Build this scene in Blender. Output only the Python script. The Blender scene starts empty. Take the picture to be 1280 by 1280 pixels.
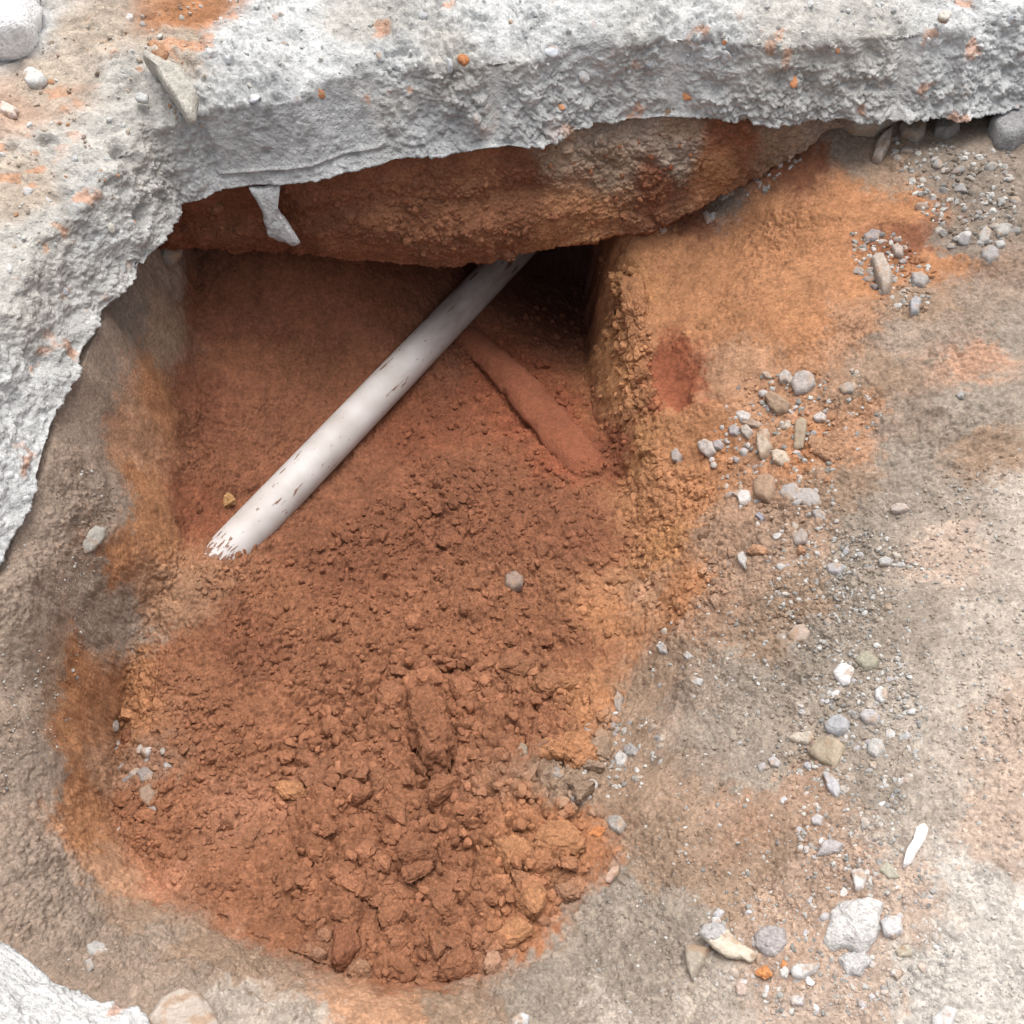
import bpy, math, random
import numpy as np
from mathutils import Vector, Matrix

random.seed(7)
rng = np.random.default_rng(11)
S = bpy.context.scene
COL = S.collection

# ------------------------------------------------------------------ camera, sky, sun, exposure
H = 1.10                       # camera height above the top of the slab (z = 0)
PITCH = math.radians(58)       # below the horizontal
FPX = 1372.0                   # focal length in pixels of the 1280 px photograph
cam_d = bpy.data.cameras.new('camera')
cam = bpy.data.objects.new('camera', cam_d)
COL.objects.link(cam)
cam.location = (0, 0, H)
cam.rotation_euler = (math.pi / 2 - PITCH, 0, 0)
cam_d.sensor_width = 36
cam_d.lens = 36 * FPX / 1280
cam_d.clip_start = 0.02
cam_d.clip_end = 500
S.camera = cam

SUN_EL, SUN_AZ = math.radians(72), math.radians(12)     # azimuth measured from +Y towards +X
w = bpy.data.worlds.new('World')
S.world = w
w.use_nodes = True
nt = w.node_tree
nt.nodes.clear()
sky = nt.nodes.new('ShaderNodeTexSky')
sky.sky_type = 'NISHITA'
sky.sun_disc = False
sky.sun_elevation = SUN_EL
sky.sun_rotation = SUN_AZ
sky.air_density = 1.0
sky.dust_density = 6.0
sky.ozone_density = 0.6
bg = nt.nodes.new('ShaderNodeBackground')
bg.inputs['Strength'].default_value = 0.15
wo = nt.nodes.new('ShaderNodeOutputWorld')
hs = nt.nodes.new('ShaderNodeHueSaturation')        # overcast: a greyer sky
hs.inputs['Saturation'].default_value = 0.3
nt.links.new(sky.outputs[0], hs.inputs['Color'])
nt.links.new(hs.outputs[0], bg.inputs['Color'])
nt.links.new(bg.outputs[0], wo.inputs['Surface'])

sun_d = bpy.data.lights.new('sun', 'SUN')
sun_d.energy = 1.35
sun_d.angle = math.radians(50)
sun_d.color = (1.0, 0.96, 0.91)
sun = bpy.data.objects.new('sun', sun_d)
COL.objects.link(sun)
sdir = Vector((math.sin(SUN_AZ) * math.cos(SUN_EL), math.cos(SUN_AZ) * math.cos(SUN_EL), math.sin(SUN_EL)))
sun.location = sdir * 5
sun.rotation_euler = sdir.to_track_quat('Z', 'Y').to_euler()

S.view_settings.view_transform = 'Standard'
S.view_settings.look = 'None'
S.view_settings.gamma = 1
S.view_settings.exposure = 0.66
S.view_settings.use_curve_mapping = False
S.cycles.max_bounces = 6
S.cycles.diffuse_bounces = 4

# ------------------------------------------------------------------ numeric helpers
FW = np.array([0, math.cos(PITCH), -math.sin(PITCH)])
UP = np.array([0, math.sin(PITCH), math.cos(PITCH)])
RT = np.array([1.0, 0, 0])
CAM = np.array([0, 0, H])


def ray(px, py):
    return FW + (px - 640) / FPX * RT + (640 - py) / FPX * UP


def unproj(px, py, z):
    d = ray(px, py)
    return CAM + d * ((z - H) / d[2])


def hbits(ix, iy, iz, seed):
    u = np.uint32
    h = ix.astype(u) * u(374761393) + iy.astype(u) * u(668265263) + iz.astype(u) * u(2246822507) + u((seed * 974634287) & 0xFFFFFFFF)
    h = (h ^ (h >> u(13))) * u(1274126177)
    h = (h ^ (h >> u(15))) * u(2246822519)
    return h ^ (h >> u(16))


def hsh(ix, iy, iz, seed):
    return (hbits(ix, iy, iz, seed) & np.uint32(0xFFFFFF)).astype(np.float32) / np.float32(0xFFFFFF)


def vnoise(P, scale, seed=0):
    Q = P / scale
    I = np.floor(Q)
    f = (Q - I).astype(np.float32)
    f = f * f * f * (f * (f * 6 - 15) + 10)
    I = I.astype(np.int32)
    r = 0
    for dx in (0, 1):
        wx = f[:, 0] if dx else 1 - f[:, 0]
        for dy in (0, 1):
            wy = f[:, 1] if dy else 1 - f[:, 1]
            for dz in (0, 1):
                wz = f[:, 2] if dz else 1 - f[:, 2]
                r = r + wx * wy * wz * hsh(I[:, 0] + dx, I[:, 1] + dy, I[:, 2] + dz, seed)
    return r * 2 - 1


def fbm(P, scale, octv=4, seed=0, gain=0.5):
    a, t, n = 1.0, 0, 0
    for o in range(octv):
        t = t + a * vnoise(P + 17.3 * o, scale / 2 ** o, seed + o)
        n += a
        a *= gain
    return t / n


def worley(P, scale, seed=0):
    """distance to the nearest and the second nearest feature point and the nearest cell's random value"""
    if len(P) > 60000:
        parts = [worley(P[k:k + 60000], scale, seed) for k in range(0, len(P), 60000)]
        return tuple(np.concatenate([p[m_] for p in parts]) for m_ in range(3))
    Q = (P / scale).astype(np.float32)
    I = np.floor(Q).astype(np.int32)
    fr = Q - I
    f1 = np.full(len(P), 9.0, np.float32)
    f2 = np.full(len(P), 9.0, np.float32)
    rid = np.zeros(len(P), np.float32)
    M = np.uint32(1023)
    for dx in (-1, 0, 1):
        for dy in (-1, 0, 1):
            for dz in (-1, 0, 1):
                h = hbits(I[:, 0] + dx, I[:, 1] + dy, I[:, 2] + dz, seed)
                a = (h & M).astype(np.float32) / 1023 + (dx - fr[:, 0])
                b = ((h >> np.uint32(10)) & M).astype(np.float32) / 1023 + (dy - fr[:, 1])
                g = ((h >> np.uint32(20)) & M).astype(np.float32) / 1023 + (dz - fr[:, 2])
                d = a * a + b * b + g * g
                near = d < f1
                f2 = np.where(near, f1, np.minimum(f2, d))
                rid = np.where(near, ((h >> np.uint32(5)) & M).astype(np.float32) / 1023, rid)
                f1 = np.where(near, d, f1)
    return np.sqrt(f1), np.sqrt(f2), rid


def lumps(P, scale, seed=0):
    """rounded crumbs with creases between them, 0..1, some larger and some missing"""
    wp = P + 0.25 * scale * np.stack([vnoise(P, scale * .7, seed + 5), vnoise(P, scale * .7, seed + 6), vnoise(P, scale * .7, seed + 7)], 1)
    a, b, r = worley(wp, scale, seed)
    edge = np.clip((b - a) * 2.2, 0, 1)
    return (1 - (1 - edge) ** 2) * (0.45 + 0.75 * r)


def sst(a, b, x):
    t = np.clip((x - a) / (b - a), 0, 1)
    return t * t * (3 - 2 * t)


class TPS:
    def __init__(self, xy, v, lam=1e-4):
        self.xy = np.array(xy, float)
        n = len(xy)
        K = self.k(self.xy) + lam * np.eye(n)
        Pm = np.hstack([np.ones((n, 1)), self.xy])
        A = np.block([[K, Pm], [Pm.T, np.zeros((3, 3))]])
        self.c = np.linalg.solve(A, np.concatenate([np.array(v, float), np.zeros(3)]))

    def k(self, q):
        d2 = ((q[:, None, :] - self.xy[None]) ** 2).sum(2)
        return 0.5 * d2 * np.log(d2 + 1e-12)

    def __call__(self, q):
        out = np.empty(len(q))
        for i in range(0, len(q), 60000):
            s = q[i:i + 60000]
            out[i:i + 60000] = self.k(s) @ self.c[:-3] + self.c[-3] + s @ self.c[-2:]
        return out


def shepard(q, pts, vals, power=5):
    pts = np.array(pts)
    vals = np.array(vals, float)
    out = np.empty((len(q), vals.shape[1]))
    for i in range(0, len(q), 60000):
        s = q[i:i + 60000]
        d2 = ((s[:, None, :] - pts[None]) ** 2).sum(2) + 1e-6
        wgt = d2 ** (-power / 2)
        out[i:i + 60000] = (wgt @ vals) / wgt.sum(1)[:, None]
    return out


def sdf_poly(q, poly):
    """signed distance, negative inside"""
    poly = np.array(poly)
    d = np.full(len(q), 1e9)
    ins = np.zeros(len(q), bool)
    n = len(poly)
    for i in range(n):
        a, b = poly[i], poly[(i + 1) % n]
        e = b - a
        v = q - a
        t = np.clip((v @ e) / (e @ e + 1e-12), 0, 1)
        d = np.minimum(d, ((v - t[:, None] * e) ** 2).sum(1))
        if a[1] != b[1]:
            c = ((a[1] > q[:, 1]) != (b[1] > q[:, 1])) & (q[:, 0] < (b[0] - a[0]) * (q[:, 1] - a[1]) / (b[1] - a[1]) + a[0])
            ins ^= c
    return np.where(ins, -1, 1) * np.sqrt(d)


# ------------------------------------------------------------------ object helpers
def mesh_np(name, V, F, smooth=True, col=None, alpha=None):
    me = bpy.data.meshes.new(name)
    V = np.asarray(V, np.float32)
    F = np.asarray(F, np.int32)
    k = F.shape[1]
    me.vertices.add(len(V))
    me.vertices.foreach_set('co', V.ravel())
    me.loops.add(F.size)
    me.loops.foreach_set('vertex_index', F.ravel())
    me.polygons.add(len(F))
    me.polygons.foreach_set('loop_start', np.arange(0, F.size, k, dtype=np.int32))
    me.polygons.foreach_set('loop_total', np.full(len(F), k, np.int32))
    me.polygons.foreach_set('use_smooth', np.full(len(F), smooth, bool))
    me.update(calc_edges=True)
    if col is not None:
        at = me.color_attributes.new('col', 'FLOAT_COLOR', 'POINT')
        at.data.foreach_set('color', np.hstack([col, np.ones((len(col), 1)) if alpha is None else alpha[:, None]]).astype(np.float32).ravel())
    return me


def link(name, me, mat=None, label=None, cat=None, group=None, kind=None, loc=(0, 0, 0), parent=None):
    o = bpy.data.objects.new(name, me)
    COL.objects.link(o)
    o.location = loc
    if mat and not me.materials:
        me.materials.append(mat)
    if label: o['label'] = label
    if cat: o['category'] = cat
    if group: o['group'] = group
    if kind: o['kind'] = kind
    if parent: o.parent = parent
    return o


def grid_faces(nu, nv, closed=False):
    i = np.arange(nu if closed else nu - 1)[:, None]
    j = np.arange(nv - 1)[None]
    a = i * nv + j
    b = ((i + 1) % nu) * nv + j
    return np.stack([a, b, b + 1, a + 1], 2).reshape(-1, 4)


def nodes(name):
    m = bpy.data.materials.new(name)
    m.use_nodes = True
    t = m.node_tree
    b = t.nodes['Principled BSDF']
    return m, t, b


def earth_mat(name, source='attr', rough=0.95, spec=0.15, bump=0.5, fine=260, amp=0.35, bdist=0.004, grime=None, spots=None, grain=0, gamp=.16, gdist=.0035):
    """colour from the mesh attribute or the object colour, broken up by grain, with fine relief"""
    m, t, b = nodes(name)
    N, L = t.nodes.new, t.links.new
    if source == 'attr':
        c = N('ShaderNodeAttribute'); c.attribute_name = 'col'; cs = c.outputs['Color']
        g = N('ShaderNodeNewGeometry'); vec = g.outputs['Position']
    else:
        c = N('ShaderNodeObjectInfo'); cs = c.outputs['Color']
        g = N('ShaderNodeNewGeometry'); vec = g.outputs['Position']
    n1 = N('ShaderNodeTexNoise'); n1.inputs['Scale'].default_value = fine; n1.inputs['Detail'].default_value = 6; n1.inputs['Roughness'].default_value = 0.7
    n2 = N('ShaderNodeTexNoise'); n2.inputs['Scale'].default_value = fine / 7; n2.inputs['Detail'].default_value = 5
    L(vec, n1.inputs['Vector']); L(vec, n2.inputs['Vector'])
    r1 = N('ShaderNodeMapRange'); r1.inputs['From Min'].default_value = .3; r1.inputs['From Max'].default_value = .7
    r1.inputs['To Min'].default_value = 1 - amp; r1.inputs['To Max'].default_value = 1 + amp
    r2 = N('ShaderNodeMapRange'); r2.inputs['From Min'].default_value = .3; r2.inputs['From Max'].default_value = .7
    r2.inputs['To Min'].default_value = 1 - amp * .6; r2.inputs['To Max'].default_value = 1 + amp * .6
    L(n1.outputs['Fac'], r1.inputs['Value']); L(n2.outputs['Fac'], r2.inputs['Value'])
    mu = N('ShaderNodeMath'); mu.operation = 'MULTIPLY'
    L(r1.outputs[0], mu.inputs[0]); L(r2.outputs[0], mu.inputs[1])
    vm = N('ShaderNodeVectorMath'); vm.operation = 'SCALE'
    L(cs, vm.inputs[0]); L(mu.outputs[0], vm.inputs['Scale'])
    out = vm.outputs[0]
    if grime is not None:        # patches of another colour, e.g. soil stuck to a stone
        n3 = N('ShaderNodeTexNoise'); n3.inputs['Scale'].default_value = fine / 3; n3.inputs['Detail'].default_value = 6
        L(vec, n3.inputs['Vector'])
        r3 = N('ShaderNodeMapRange'); r3.inputs['From Min'].default_value = .52; r3.inputs['From Max'].default_value = .64
        r3.inputs['To Max'].default_value = .8
        L(n3.outputs['Fac'], r3.inputs['Value'])
        mx = N('ShaderNodeMix'); mx.data_type = 'RGBA'
        L(r3.outputs[0], mx.inputs['Factor']); L(out, mx.inputs[6]); mx.inputs[7].default_value = (*grime, 1)
        out = mx.outputs[2]
    if spots is not None:        # little pale and dark grains
        v = N('ShaderNodeTexVoronoi'); v.inputs['Scale'].default_value = spots
        L(vec, v.inputs['Vector'])
        sp = N('ShaderNodeSeparateColor'); L(v.outputs['Color'], sp.inputs[0])
        cr = N('ShaderNodeValToRGB'); cr.color_ramp.interpolation = 'LINEAR'
        e = cr.color_ramp.elements
        e[0].position, e[0].color = 0.0, (.78, .78, .78, 1)
        e[1].position, e[1].color = .2, (1, 1, 1, 1)
        x = e.new(.85); x.color = (1, 1, 1, 1)
        x = e.new(1.0); x.color = (1.18, 1.18, 1.18, 1)
        L(sp.outputs[0], cr.inputs[0])
        vv = N('ShaderNodeVectorMath'); vv.operation = 'MULTIPLY'
        L(out, vv.inputs[0]); L(cr.outputs[0], vv.inputs[1])
        out = vv.outputs[0]
    L(out, b.inputs['Base Color'])
    b.inputs['Roughness'].default_value = rough
    b.inputs['Specular IOR Level'].default_value = spec
    bp = N('ShaderNodeBump'); bp.inputs['Strength'].default_value = bump; bp.inputs['Distance'].default_value = bdist
    L(n1.outputs['Fac'], bp.inputs['Height']); L(bp.outputs[0], b.inputs['Normal'])
    if grain:        # separate grains: each its own shade and a rounded bump
        wn = N('ShaderNodeTexNoise'); wn.inputs['Scale'].default_value = grain * .8
        L(vec, wn.inputs['Vector'])
        ws = N('ShaderNodeVectorMath'); ws.operation = 'SCALE'; ws.inputs['Scale'].default_value = .9 / grain
        L(wn.outputs['Color'], ws.inputs[0])
        wa = N('ShaderNodeVectorMath'); wa.operation = 'ADD'
        L(vec, wa.inputs[0]); L(ws.outputs[0], wa.inputs[1])
        hsum = None
        for sc, wt in ((grain, 1.0), (grain * 2.1, .55)):
            v = N('ShaderNodeTexVoronoi'); v.inputs['Scale'].default_value = sc
            L(wa.outputs[0], v.inputs['Vector'])
            sp = N('ShaderNodeSeparateColor'); L(v.outputs['Color'], sp.inputs[0])
            mr = N('ShaderNodeMapRange'); mr.inputs['To Min'].default_value = 1 - gamp * wt; mr.inputs['To Max'].default_value = 1 + gamp * wt
            L(sp.outputs[0], mr.inputs['Value'])
            vs = N('ShaderNodeVectorMath'); vs.operation = 'SCALE'
            L(out, vs.inputs[0]); L(mr.outputs[0], vs.inputs['Scale']); out = vs.outputs[0]
            # height: rounded grain times its own size
            inv = N('ShaderNodeMapRange'); inv.inputs['From Max'].default_value = .75; inv.inputs['To Min'].default_value = 1; inv.inputs['To Max'].default_value = 0
            L(v.outputs['Distance'], inv.inputs['Value'])
            mh = N('ShaderNodeMath'); mh.operation = 'MULTIPLY'; L(inv.outputs[0], mh.inputs[0]); L(sp.outputs[1], mh.inputs[1])
            mw = N('ShaderNodeMath'); mw.operation = 'MULTIPLY'; mw.inputs[1].default_value = wt; L(mh.outputs[0], mw.inputs[0])
            if hsum is None:
                hsum = mw.outputs[0]
            else:
                ad = N('ShaderNodeMath'); ad.operation = 'ADD'; L(hsum, ad.inputs[0]); L(mw.outputs[0], ad.inputs[1]); hsum = ad.outputs[0]
        b2 = N('ShaderNodeBump'); b2.inputs['Strength'].default_value = .5
        if source == 'attr':
            sm_ = N('ShaderNodeMath'); sm_.operation = 'MULTIPLY'; sm_.inputs[1].default_value = .62
            L(c.outputs['Alpha'], sm_.inputs[0]); L(sm_.outputs[0], b2.inputs['Strength'])
        b2.inputs['Distance'].default_value = gdist
        L(hsum, b2.inputs['Height']); L(bp.outputs[0], b2.inputs['Normal']); L(b2.outputs[0], b.inputs['Normal'])
        L(out, b.inputs['Base Color'])
    return m


M_SOIL = earth_mat('soil', 'attr', fine=260, amp=.24, bump=.5, grain=210, gdist=.0028)
M_GRIT = earth_mat('grit', 'attr', fine=300, amp=.2, bump=.3)
M_CLOD = earth_mat('clod_soil', 'object', fine=240, amp=.24, bump=.6, grain=230, gdist=.003)
M_CLAY = earth_mat('clay', 'object', fine=150, amp=.22, bump=.5, rough=.95, spec=.25, grain=240, gamp=.12, gdist=.0022)
M_STONE = earth_mat('stone', 'object', fine=160, amp=.18, bump=.35, rough=.8, spec=.3, grime=(.30, .20, .13), grain=420, gamp=.08, gdist=.0012)
M_CLEAN = earth_mat('clean_stone', 'object', fine=160, amp=.14, bump=.35, rough=.8, spec=.25, spots=330, grime=(.33, .235, .165), grain=420, gamp=.06, gdist=.0010)
M_CONC = earth_mat('concrete', 'attr', fine=190, amp=.20, bump=.6, rough=.9, spec=.2, grain=170, gamp=.10, gdist=.003)
M_CHUNK = earth_mat('broken_concrete', 'object', fine=170, amp=.2, bump=.8, rough=.9, spec=.2, spots=300, grain=200, gamp=.08)

# soil colours (albedo)
RED = (.184, .069, .037)
DRED = (.178, .072, .041)
CLAY = (.225, .076, .040)       # smooth spade-cut clay
BRN = (.186, .078, .043)
CLO = (.222, .098, .053)
ORA = (.320, .155, .078)
YEL = (.332, .166, .078)
LOR = (.335, .190, .115)
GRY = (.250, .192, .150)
DGR = (.195, .160, .130)  # grey soil below the slab edge; the slab's shade is partly painted in
MIX = (.252, .176, .124)
RGR = (.248, .207, .168)
BEI = (.338, .290, .244)  # beige soil; on the right bank its paleness also stands for glare
PNK = (.405, .285, .215)
PAL = (.425, .390, .350)  # lower right soil, with the glare on that side put into the colour

# ------------------------------------------------------------------ slab outline (underside edge of the broken slab, z = -0.15)
TH = 0.15
edge_px = [(5, 700), (38, 630), (62, 545), (78, 505), (105, 440), (128, 388), (150, 362), (178, 335), (205, 300), (218, 272), (226, 252),
           (256, 247), (272, 236), (300, 234), (345, 230), (395, 226), (440, 212), (475, 206), (510, 197), (548, 195), (590, 190),
           (640, 185), (680, 184), (705, 176), (722, 164), (742, 154), (800, 150), (838, 147), (880, 148), (925, 152), (965, 156),
           (1000, 152), (1050, 150), (1110, 152), (1150, 148), (1178, 146), (1196, 151), (1222, 142), (1280, 134)]
edge = [unproj(px, py, -TH)[:2] for px, py in edge_px]
near = [unproj(0, 1192, -.02)[:2], unproj(60, 1216, -.02)[:2], unproj(120, 1248, -.02)[:2], unproj(160, 1290, -.02)[:2]]
loop = ([np.array(p) for p in [(1.02, 1.62), (1.16, 1.50), (1.25, 1.2), (1.25, .6), (1.15, .1), (.8, -.12), (.2, -.14), (-.25, -.05)]]
        + near[::-1] + [np.array(p) for p in [(-.60, .25), (-.68, .40), (-.71, .58)]] + edge)
SLAB_LOOP = np.array(loop)

# ------------------------------------------------------------------ ground: one height sheet, banks + pit floor
def W(px, py, z):
    return unproj(px, py, z)


bank_c = [  # px, py, z of the banks round the pit
    (20, 690, -.172), (48, 640, -.178), (80, 560, -.182), (112, 470, -.186), (142, 400, -.19), (190, 325, -.20), (100, 610, -.222), (150, 480, -.25), (60, 720, -.20), (50, 800, -.215), (25, 900, -.205), (30, 1050, -.21), (60, 1150, -.22),
    (200, 1190, -.255), (350, 1262, -.215), (240, 1275, -.19), (140, 640, -.285), (100, 960, -.30), (120, 1090, -.30), (95, 860, -.305), (165, 560, -.335), (195, 440, -.34), (125, 1000, -.365), (160, 1115, -.335), (122, 900, -.37),
    (185, 700, -.36), (140, 780, -.35), (205, 610, -.40), (215, 480, -.40), (500, 1268, -.245), (700, 1230, -.295), (620, 1275, -.26), (800, 1150, -.295), (900, 1200, -.235), (1050, 1200, -.19),
    (1200, 1200, -.14), (1270, 1000, -.13), (1200, 800, -.175), (1000, 800, -.265), (900, 850, -.315), (850, 1000, -.315), (860, 750, -.35),
    (950, 650, -.31), (1100, 650, -.235), (1250, 600, -.17), (1000, 500, -.28), (890, 470, -.352), (840, 560, -.415), (835, 345, -.405), (950, 350, -.285), (1080, 300, -.24),
    (1050, 200, -.24), (1200, 200, -.2), (1260, 350, -.175), (895, 250, -.34), (960, 180, -.235), (830, 660, -.425), (800, 300, -.375), (815, 272, -.36)]
bank_pts = [W(*c) for c in bank_c]
bx = [p[:2] for p in bank_pts] + [(-.8, .5), (-.85, 1.0), (-.85, 1.6), (-.3, 1.85), (.2, 1.85), (.8, 1.9), (1.3, 1.3), (1.3, .5), (.6, -.2), (0, -.25), (-.6, -.1)]
bz = [c[2] for c in bank_c] + [-.19, -.19, -.19, -.18, -.18, -.18, -.165, -.15, -.15, -.19, -.19]
BANK = TPS(bx, bz, 1e-4)

floor_c = [
    (250, 640, -.478), (256, 718, -.442), (238, 738, -.430), (290, 738, -.462), (230, 694, -.452), (320, 740, -.478), (355, 560, -.535), (450, 500, -.572), (330, 640, -.52), (400, 640, -.545), (480, 560, -.585), (560, 600, -.58), (700, 560, -.575), (770, 600, -.535),
    (600, 700, -.555), (600, 800, -.51), (400, 780, -.49), (210, 830, -.43), (150, 925, -.495), (190, 900, -.43), (165, 980, -.41), (200, 1060, -.385), (350, 1000, -.425), (290, 1140, -.355),
    (470, 880, -.475), (550, 950, -.44), (450, 1050, -.395), (560, 1060, -.385), (640, 1080, -.365), (500, 1180, -.345), (590, 1215, -.32), (640, 1170, -.335), (705, 1060, -.36), (740, 930, -.42), (780, 800, -.465),
    (400, 1180, -.335), (300, 400, -.445), (255, 400, -.435), (380, 350, -.435), (300, 340, -.405), (390, 420, -.52), (310, 480, -.485), (245, 520, -.475), (480, 350, -.50), (540, 350, -.565), (640, 400, -.655), (720, 335, -.80), (690, 385, -.74), (733, 400, -.74), (735, 470, -.64), (560, 420, -.615), (760, 700, -.50)]
fx = [W(*c)[:2] for c in floor_c] + [(-.5, 1.8), (-.2, 1.95), (.1, 2.0), (.3, 1.9)]
fz = [c[2] for c in floor_c] + [-.42, -.55, -.74, -.74]
FLOOR = TPS(fx, fz, 1e-4)

pit_c = [  # foot of the pit wall: px, py, z, width of the wall in metres
    (243, 350, -.42, .06), (240, 450, -.455, .07), (242, 560, -.485, .075), (246, 660, -.47, .07), (226, 730, -.45, .055), (168, 790, -.44, .045), (142, 850, -.43, .04), (137, 900, -.45, .035), (136, 940, -.46, .032),
    (139, 985, -.42, .038), (152, 1050, -.40, .035), (205, 1120, -.37, .045), (290, 1180, -.35, .04), (400, 1222, -.33, .035), (500, 1245, -.31, .03),
    (600, 1240, -.30, .03), (650, 1190, -.31, .03), (700, 1140, -.33, .03), (745, 1075, -.35, .03), (752, 1010, -.37, .05), (770, 930, -.41, .08), (772, 850, -.44, .12), (768, 770, -.47, .13),
    (772, 690, -.50, .11), (772, 600, -.54, .085), (758, 520, -.59, .085), (744, 470, -.63, .08), (738, 420, -.70, .07), (734, 380, -.74, .06), (745, 330, -.76, .05)]
pit_poly = [W(*c[:3])[:2] for c in pit_c] + [np.array(p) for p in [(.24, 2.0), (-.1, 2.08), (-.45, 1.95), (-.62, 1.6)]]
pit_w = [c[3] for c in pit_c] + [.04] * 4
pit_poly = np.array(pit_poly)

scr_poly = [W(*c)[:2] for c in [(600, 432, -.62), (645, 440, -.62), (690, 500, -.6), (725, 545, -.58), (762, 585, -.54), (722, 594, -.56), (690, 562, -.58), (655, 505, -.6), (615, 470, -.61)]]
cut_poly = [W(*c)[:2] for c in [(818, 412, -.35), (838, 418, -.35), (862, 455, -.345), (872, 490, -.345), (852, 496, -.35), (826, 460, -.36)]]
slick_poly = [W(*c)[:2] for c in [(255, 380, -.5), (430, 380, -.57), (500, 420, -.59), (330, 600, -.52), (255, 620, -.49)]]
mound_poly = [W(*c)[:2] for c in [(250, 720, -.48), (560, 620, -.57), (760, 700, -.5), (760, 900, -.42), (740, 1080, -.37), (640, 1200, -.33), (480, 1240, -.32), (350, 1180, -.34), (340, 950, -.43)]]

heap_poly = [W(*c)[:2] for c in [(330, 960, -.43), (420, 820, -.47), (520, 760, -.5), (700, 830, -.45), (750, 930, -.41), (745, 1080, -.35), (640, 1200, -.31), (480, 1240, -.31), (350, 1180, -.33)]]


def base_height(q):
    P3 = np.column_stack([q, np.zeros(len(q))])
    sd = sdf_poly(q, pit_poly)
    wd = shepard(q, pit_poly, np.array(pit_w)[:, None], 4)[:, 0]
    sd = sd + .016 * fbm(P3, .09, 3, 40) + .010 * fbm(P3, .04, 2, 42) * sst(.05, .2, q[:, 0]) + .002 * fbm(P3, .02, 2, 44)
    zb = BANK(q)
    out = sdf_poly(q, SLAB_LOOP)
    zb = np.where(out > -.02, np.minimum(zb, -.168), zb)
    far = np.maximum(np.abs(q[:, 0]) - 1.3, np.maximum(q[:, 1] - 2.0, -.3 - q[:, 1]))
    zb = np.where(far > 0, -.18, zb)
    s = np.clip((sd + .01) / (wd + .01), 0, 1)
    s = 1 - (1 - s) ** 1.7
    s = s * s * (3 - 2 * s) * .6 + s * .4
    ins = sd < .12
    zf = np.full(len(q), -.5)
    zf[ins] = FLOOR(q[ins])
    z = zf * (1 - s) + zb * s
    # spade cut in the right bank: a clean sloping notch
    c = sdf_poly(q, cut_poly)
    z = z - .008 * sst(.012, -.02, c)
    # dent with a shaded rim on the left of the clods
    sc = sdf_poly(q, scr_poly)
    z = z + .018 * sst(.02, -.04, sc)
    return z, sd, zb


def axis_coords(lo, hi, step0, step1, pads):
    n = int((hi - lo) / ((step0 + step1) / 2))
    t = np.linspace(0, 1, n)
    x = lo + (hi - lo) * (t * step0 + t * t * (step1 - step0) / 2) / (step0 + (step1 - step0) / 2)
    return np.concatenate([lo - np.array(pads)[::-1], x, hi + np.array(pads)])


pads = [.01, .03, .07, .14, .3, .7, 1.5, 4, 12, 40]
GX = np.concatenate([-.74 - np.array(pads)[::-1], np.arange(-.74, -.68, .002), np.arange(-.68, -.40, .0011), np.arange(-.40, .60, .0018), np.arange(.60, .98, .0022), .98 + np.array(pads)])
GY = axis_coords(.06, 1.80, .0014, .0024, [.01, .03, .06, .10, .15, .2, .26, .33, .5, .8, 1.5, 4, 12, 40])
NX, NY = len(GX), len(GY)
XX, YY = np.meshgrid(GX, GY, indexing='ij')
Q2 = np.column_stack([XX.ravel(), YY.ravel()])
Z0, SD, ZB = base_height(Q2)
Zg = Z0.reshape(NX, NY)
gx, gy = np.gradient(Zg, GX, GY)
Nrm = np.stack([-gx, -gy, np.ones_like(gx)], 2).reshape(-1, 3)
Nrm /= np.linalg.norm(Nrm, axis=1)[:, None]
P0 = np.column_stack([Q2, Z0])


def soil_relief(P, crumb, smooth, heap=0, zs=.9):
    """crumb 0..1: loose crumbs rather than packed soil; smooth 0..1: spade-cut clay"""
    P = P * np.array([1, 1, zs])
    big = fbm(P, .11, 4, 1)
    l0 = lumps(P, .080, 2)
    l1 = lumps(P, .046, 3)
    l2 = lumps(P, .021, 9)
    l3 = lumps(P, .0105, 15)
    l4 = lumps(P, .0060, 19)
    f = fbm(P, .03, 5, 21, .6)
    patch = sst(-.35, .35, fbm(P, .13, 3, 77))
    p2 = sst(-.3, .3, fbm(P, .05, 3, 78))
    d = crumb * (heap * (.016 * l0 + .010 * l1) + .009 * l1 * (.3 + .7 * patch) + .0095 * l2 * (.4 + .6 * p2) + .0058 * l3 + .0034 * l4 + .008 * f)
    pk = (1 - crumb) * (.35 + .65 * sst(-.25, .3, fbm(P / np.array([1, 1, zs]), .16, 4, 501)))
    # packed soil: gritty, with a few soft seams
    a, b, _ = worley(P + .025 * np.stack([f, big, -f], 1), .11, 90)
    crack = np.exp(-((b - a) * 18) ** 2) * sst(.25, .6, fbm(P, .15, 2, 55))
    d = d + pk * (.010 * f + .0046 * l3 * (.35 + .65 * p2) + .0034 * l4 + .0060 * l2 * patch * p2 - .006 * crack)
    d = d + .012 * big
    return d * (1 - .88 * smooth) + smooth * .003 * f


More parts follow.
